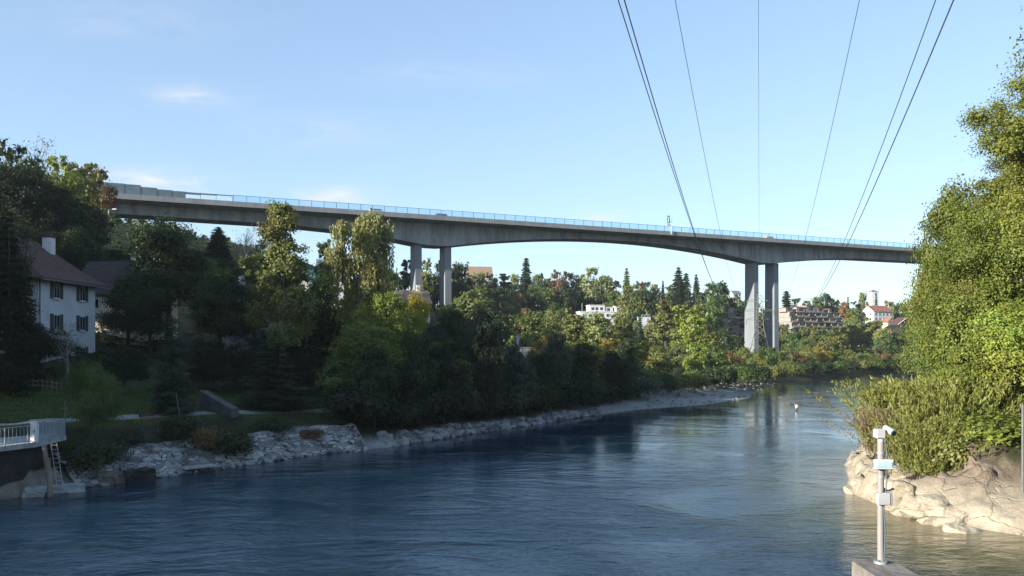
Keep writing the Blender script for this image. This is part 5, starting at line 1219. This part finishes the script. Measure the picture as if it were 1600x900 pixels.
for i,(px,top,D,w) in enumerate([(168,338,268,34),(186,341,274,34),(204,338,270,36),(226,342,275,36),(252,350,282,36),(276,354,286,36),(296,362,290,36),(318,366,292,34),(356,370,296,36),(410,372,298,36)]): T('r',px,top,D,w,['ygreen','lime','ygreen','mid','green','mid','olive','green','olive','mid'][i],'%s tree on the crest under the viaduct, %s from the left'%(['yellow green','lime','yellow green','leafy','green','leafy','olive','green','olive','leafy'][i],ORD[i]))
far=[
 ('{c} tree {o} from the left along the far skyline',[(736,428,452,34),(752,426,455,36),(764,422,456,30),(840,428,480,30),(718,408,440,44),(738,424,430,46),(770,430,470,40),(788,420,480,38),(805,424,490,34),(845,424,510,36),(858,428,500,30),(885,420,510,42),(905,424,510,38),(948,430,500,38),(962,432,500,36),(996,436,530,34),(1012,436,545,36),(1026,440,540,34),(1046,438,530,28),(1128,440,500,44),(1150,458,520,40),(1246,462,560,34),(1262,464,580,34),(1277,460,570,34),(1292,458,580,34),(1308,466,590,32),(1334,466,600,26),(1386,466,560,36),(1398,470,570,28),(1412,474,560,34),(1428,478,560,30)],'rrtr',['green','dark','pale','mid','dark'],['green','dark','pale','leafy','dark']),
 ('{c} tree {o} from the left in the shaded band under the skyline',[(705,440,400,44),(728,440,400,56),(752,446,400,50),(778,448,410,50),(800,446,420,44),(832,446,430,46),(858,446,440,46),(884,448,440,46),(908,450,450,44),(936,448,450,46),(958,452,440,44),(1012,455,450,44),(1030,462,430,40),(1090,450,450,50),(1112,455,440,40),(1140,470,500,44),(1156,478,490,36),(1180,470,480,50),(1236,478,520,30)],'rrr',['dark','dark','green','dark'],['dark','dark','green','dark']),
 ('{c} tree {o} from the left on the sunlit middle slope',[(716,470,330,50),(742,482,320,44),(800,452,350,44),(768,490,300,36),(795,490,310,30),(866,468,330,40),(884,458,446,38),(902,466,448,36),(862,484,300,34),(920,460,450,40),(944,462,452,34),(965,466,454,30),(888,476,300,30),(1050,480,400,40),(1100,478,400,34),(1205,500,410,40),(1240,520,360,40),(1262,526,350,40),(1330,500,470,40),(1346,508,440,40),(1320,515,420,44),(1400,518,420,40),(1416,515,430,36),(1432,512,420,36),(1385,520,410,36)],'rtr',['olive','green','mid','olive','pale'],['olive','green','leafy','golden olive','pale']),
 ('{c} riverside tree {o} from the left in the sunlit row along the far bank',[(880,520,178,50),(915,520,182,52),(950,525,188,52),(985,535,195,46),(1030,540,205,50),(1058,535,225,46),(1118,540,235,46),(1140,545,245,44),(1160,542,255,44),(1182,545,270,40),(1204,540,280,42),(1226,545,285,44),(1246,548,285,44),(1262,542,292,46),(1282,540,298,42),(1306,545,300,42),(1326,546,310,42),(1346,550,316,40),(1366,552,322,40),(1386,550,330,40),(1404,552,338,36),(1440,545,350,44),(1216,560,262,40),(1240,566,262,40),(1268,566,274,40),(1190,562,248,44)],'rtrr',['olive','mid','gold','green','olive','pale','mid','rust'],['olive','leafy','golden','green','olive','pale','leafy','russet']),
 ('low {c} bush {o} from the left along the far waterline',[(990,596,146,46),(1012,596,149,44),(1035,597,153,44),(1060,596,158,44),(1085,594,163,44),(1110,590,170,44),(1135,588,178,42),(1160,586,190,42),(1185,582,206,42),(1212,580,222,42),(1238,580,246,40),(1262,576,256,40),(1286,574,268,40),(1306,572,278,36),(1326,570,290,36),(1346,568,302,34),(1366,567,314,34),(1386,566,326,34),(1404,565,338,30),(1424,564,350,30),(1445,563,360,30)],'b',['dark','green','dark','olive','mid','dark'],['dark','green','shaded','olive','leafy','shady']),
]
for (lab,items,kinds,cols,cn) in far:
    for i,(px,top,D,w) in enumerate(sorted(items)):
        j=i%len(cols); T(kinds[i%len(kinds)],px,top,D,w,cols[j],lab.format(c=cn[j],o=ORD[i]),'bush' if kinds=='b' else 'tree')

# ------------------------------------------------------------------ right bank
BIG=broad(301,27,15,16,460,320,.085,base=.03,tight=.8); PR['G']=[BIG]; BIG['free']=1
BIG2=broad(302,22,13,15,450,300,.085,base=.03,tight=.8); PR['G2']=[BIG2]; BIG2['free']=1
T('G',1650,62,60,340,'right','tallest bright green tree at the right edge of the picture')
T('G2',1562,235,66,215,'right','tall sunlit tree left of the tallest right bank tree')
T('G2',1612,135,63,170,'right','tall sunlit tree filling the gap in front of the tallest right bank tree')
T('G2',1592,182,65,190,'right','tall sunlit tree behind the dense tree of the right bank')
T('R',1502,288,74,150,'right','green tree stepping down toward the viaduct end')
T('R',1468,385,82,110,'right','lowest green tree at the viaduct end on the right bank')
T('R',1545,420,62,170,'right','dense green tree behind the willow scrub')
T('R',1590,470,56,170,'lime','bright green leafy tree above the rocks at the right edge')
T('R',1520,535,57,130,'right','bright bushy tree between willow scrub and right edge')
T('R',1480,480,74,120,'mid','green tree behind the top of the willow scrub')
T('R',1450,470,92,80,'mid','green tree behind the left end of the willow scrub')
T('f',1425,585,62,150,'willow','feathery yellow green willow scrub leaning over the river')
T('f',1490,575,56.5,130,'willow','feathery willow scrub in front of the bright bushy tree')
T('f',1385,630,60.5,80,'tan','pale tan willow wisps at the outer edge of the scrub')
T('f',1455,640,53.5,110,'willow','low willow scrub right above the rocks')
T('s',1535,650,52,110,'lime','bright green bush above the brown rock shoulder')
T('s',1580,640,51,110,'right','green bush at the right edge below the leafy tree')
T('s',1500,675,51.5,80,'olive','small olive bush at the top of the rocks')
# overhanging branch, top right: a tree whose crown is beyond the frame
PR['O']=[broad(303,28,10,12,300,220,.09,base=.66,tight=.7)]; PR['O'][0]['free']=1
T('O',1775,-215,40,300,'right','tree beyond the right edge whose branch hangs into the top corner')

for e in PROTO_ALL:
    if e.get('free'):
        for k in KIDS[e.name]: bpy.data.objects.remove(k)
        bpy.data.objects.remove(e)
    else:
        for k in ('pH','pW'):
            if k in e: del e[k]

# ------------------------------------------------------------------ sun, sky, air, camera
SUN_AZ, SUN_EL = 58, 15     # azimuth measured from straight behind the camera towards the left
sd=Vector((-math.sin(R(SUN_AZ))*math.cos(R(SUN_EL)),-math.cos(R(SUN_AZ))*math.cos(R(SUN_EL)),math.sin(R(SUN_EL))))
sl=bpy.data.lights.new('sun','SUN'); sl.energy=4.7; sl.angle=R(.5); sl.color=(1,.94,.82)
so=bpy.data.objects.new('sun',sl); COL.objects.link(so); so.rotation_euler=sd.to_track_quat('Z','Y').to_euler(); so.location=(-60,-60,80)
W=bpy.data.worlds.new('World'); S.world=W; W.use_nodes=True; N=W.node_tree.nodes; L=W.node_tree.links
bg=N['Background']; bg.inputs[1].default_value=.142
sky=N.new('ShaderNodeTexSky'); sky.sky_type='NISHITA'; sky.sun_disc=False; sky.sun_elevation=R(SUN_EL); sky.sun_rotation=math.atan2(sd.x,sd.y)
sky.air_density=1.0; sky.dust_density=.6; sky.ozone_density=1.2; sky.altitude=500
tc=N.new('ShaderNodeTexCoord'); sx=N.new('ShaderNodeSeparateXYZ'); L.new(tc.outputs['Generated'],sx.inputs[0])
def M(op,a,b=None,c=None):
    n=N.new('ShaderNodeMath'); n.operation=op
    for i,v in enumerate((a,b,c)):
        if v is None: continue
        if isinstance(v,(int,float)): n.inputs[i].default_value=v
        else: L.new(v,n.inputs[i])
    return n.outputs[0]
ym=M('MAXIMUM',sx.outputs[1],.05); u=M('DIVIDE',sx.outputs[0],ym); v=M('DIVIDE',sx.outputs[2],ym)
cb=N.new('ShaderNodeCombineXYZ'); L.new(u,cb.inputs[0]); L.new(v,cb.inputs[1])
mp=N.new('ShaderNodeMapping'); mp.inputs['Scale'].default_value=(5,16,1); mp.inputs['Rotation'].default_value=(0,0,R(8)); L.new(cb.outputs[0],mp.inputs[0])
nz=N.new('ShaderNodeTexNoise'); nz.inputs['Scale'].default_value=2.0; nz.inputs['Detail'].default_value=8; nz.inputs['Roughness'].default_value=.6; nz.inputs['Distortion'].default_value=.5; L.new(mp.outputs[0],nz.inputs['Vector'])
tot=None
for (px,py,a,b,s) in ((300,150,62,17,.8),(500,205,110,26,.35),(230,286,95,18,1.3),(515,306,62,13,1.5),(1135,247,26,12,1.1),(940,340,40,11,.9),(700,115,120,20,.3),(200,30,160,30,.25),(1180,225,90,14,.12),(640,330,140,18,.25),(1400,270,90,16,.12)):
    du=M('DIVIDE',M('SUBTRACT',u,(px-800)/F),a/F); dv=M('DIVIDE',M('SUBTRACT',v,(HZ-py)/F),b/F)
    e=M('EXPONENT',M('MULTIPLY',M('ADD',M('MULTIPLY',du,du),M('MULTIPLY',dv,dv)),-1.0)); e=M('MULTIPLY',e,s)
    tot=e if tot is None else M('ADD',tot,e)
mr=N.new('ShaderNodeMapRange'); mr.inputs[1].default_value=.36; mr.inputs[2].default_value=.70; L.new(nz.outputs['Fac'],mr.inputs[0])
fac=M('MINIMUM',M('MULTIPLY',tot,mr.outputs[0]),.9)
veil=N.new('ShaderNodeMix'); veil.data_type='RGBA'; veil.inputs[7].default_value=(2.55,2.6,2.65,1)
ga=N.new('ShaderNodeGamma'); ga.inputs[1].default_value=.6; L.new(sky.outputs[0],ga.inputs[0])
ti=N.new('ShaderNodeMix'); ti.data_type='RGBA'; ti.blend_type='MULTIPLY'; ti.inputs[0].default_value=1; ti.inputs[7].default_value=(.93,1.09,1.30,1); L.new(ga.outputs[0],ti.inputs[6])
L.new(fac,veil.inputs[0]); L.new(ti.outputs[2],veil.inputs[6]); L.new(veil.outputs[2],bg.inputs[0])
HAZE=True
if HAZE:
    hb=MB().box(-700,900,-350,1300,-6,110).build('haze',None); hb['kind']='stuff'
    m,Nn_,Ll=new_mat('haze'); Nn_.remove(Nn_['Principled BSDF']); pv=Nn_.new('ShaderNodeVolumePrincipled'); pv.inputs['Density'].default_value=.00008; pv.inputs['Color'].default_value=(.85,.92,1,1); pv.inputs['Anisotropy'].default_value=.2
    Ll.new(pv.outputs[0],Nn_['Material Output'].inputs['Volume']); hb.data.materials.append(m)
cd=bpy.data.cameras.new('camera'); cam=bpy.data.objects.new('camera',cd); COL.objects.link(cam)
cam.location=(0,0,CAMZ); cam.rotation_euler=(R(90),0,0); cd.sensor_width=36; cd.lens=36*F/1600; cd.shift_y=90/1600; cd.clip_start=.1; cd.clip_end=9000
S.camera=cam
S.view_settings.view_transform='Standard'; S.view_settings.look='None'; S.view_settings.gamma=1; S.view_settings.exposure=1.35; S.view_settings.use_curve_mapping=False
S.cycles.use_denoising=True; S.cycles.max_bounces=6; S.cycles.diffuse_bounces=2; S.cycles.glossy_bounces=2; S.cycles.transmission_bounces=3; S.cycles.transparent_max_bounces=8; S.cycles.volume_bounces=0
S.cycles.caustics_reflective=False; S.cycles.caustics_refractive=False
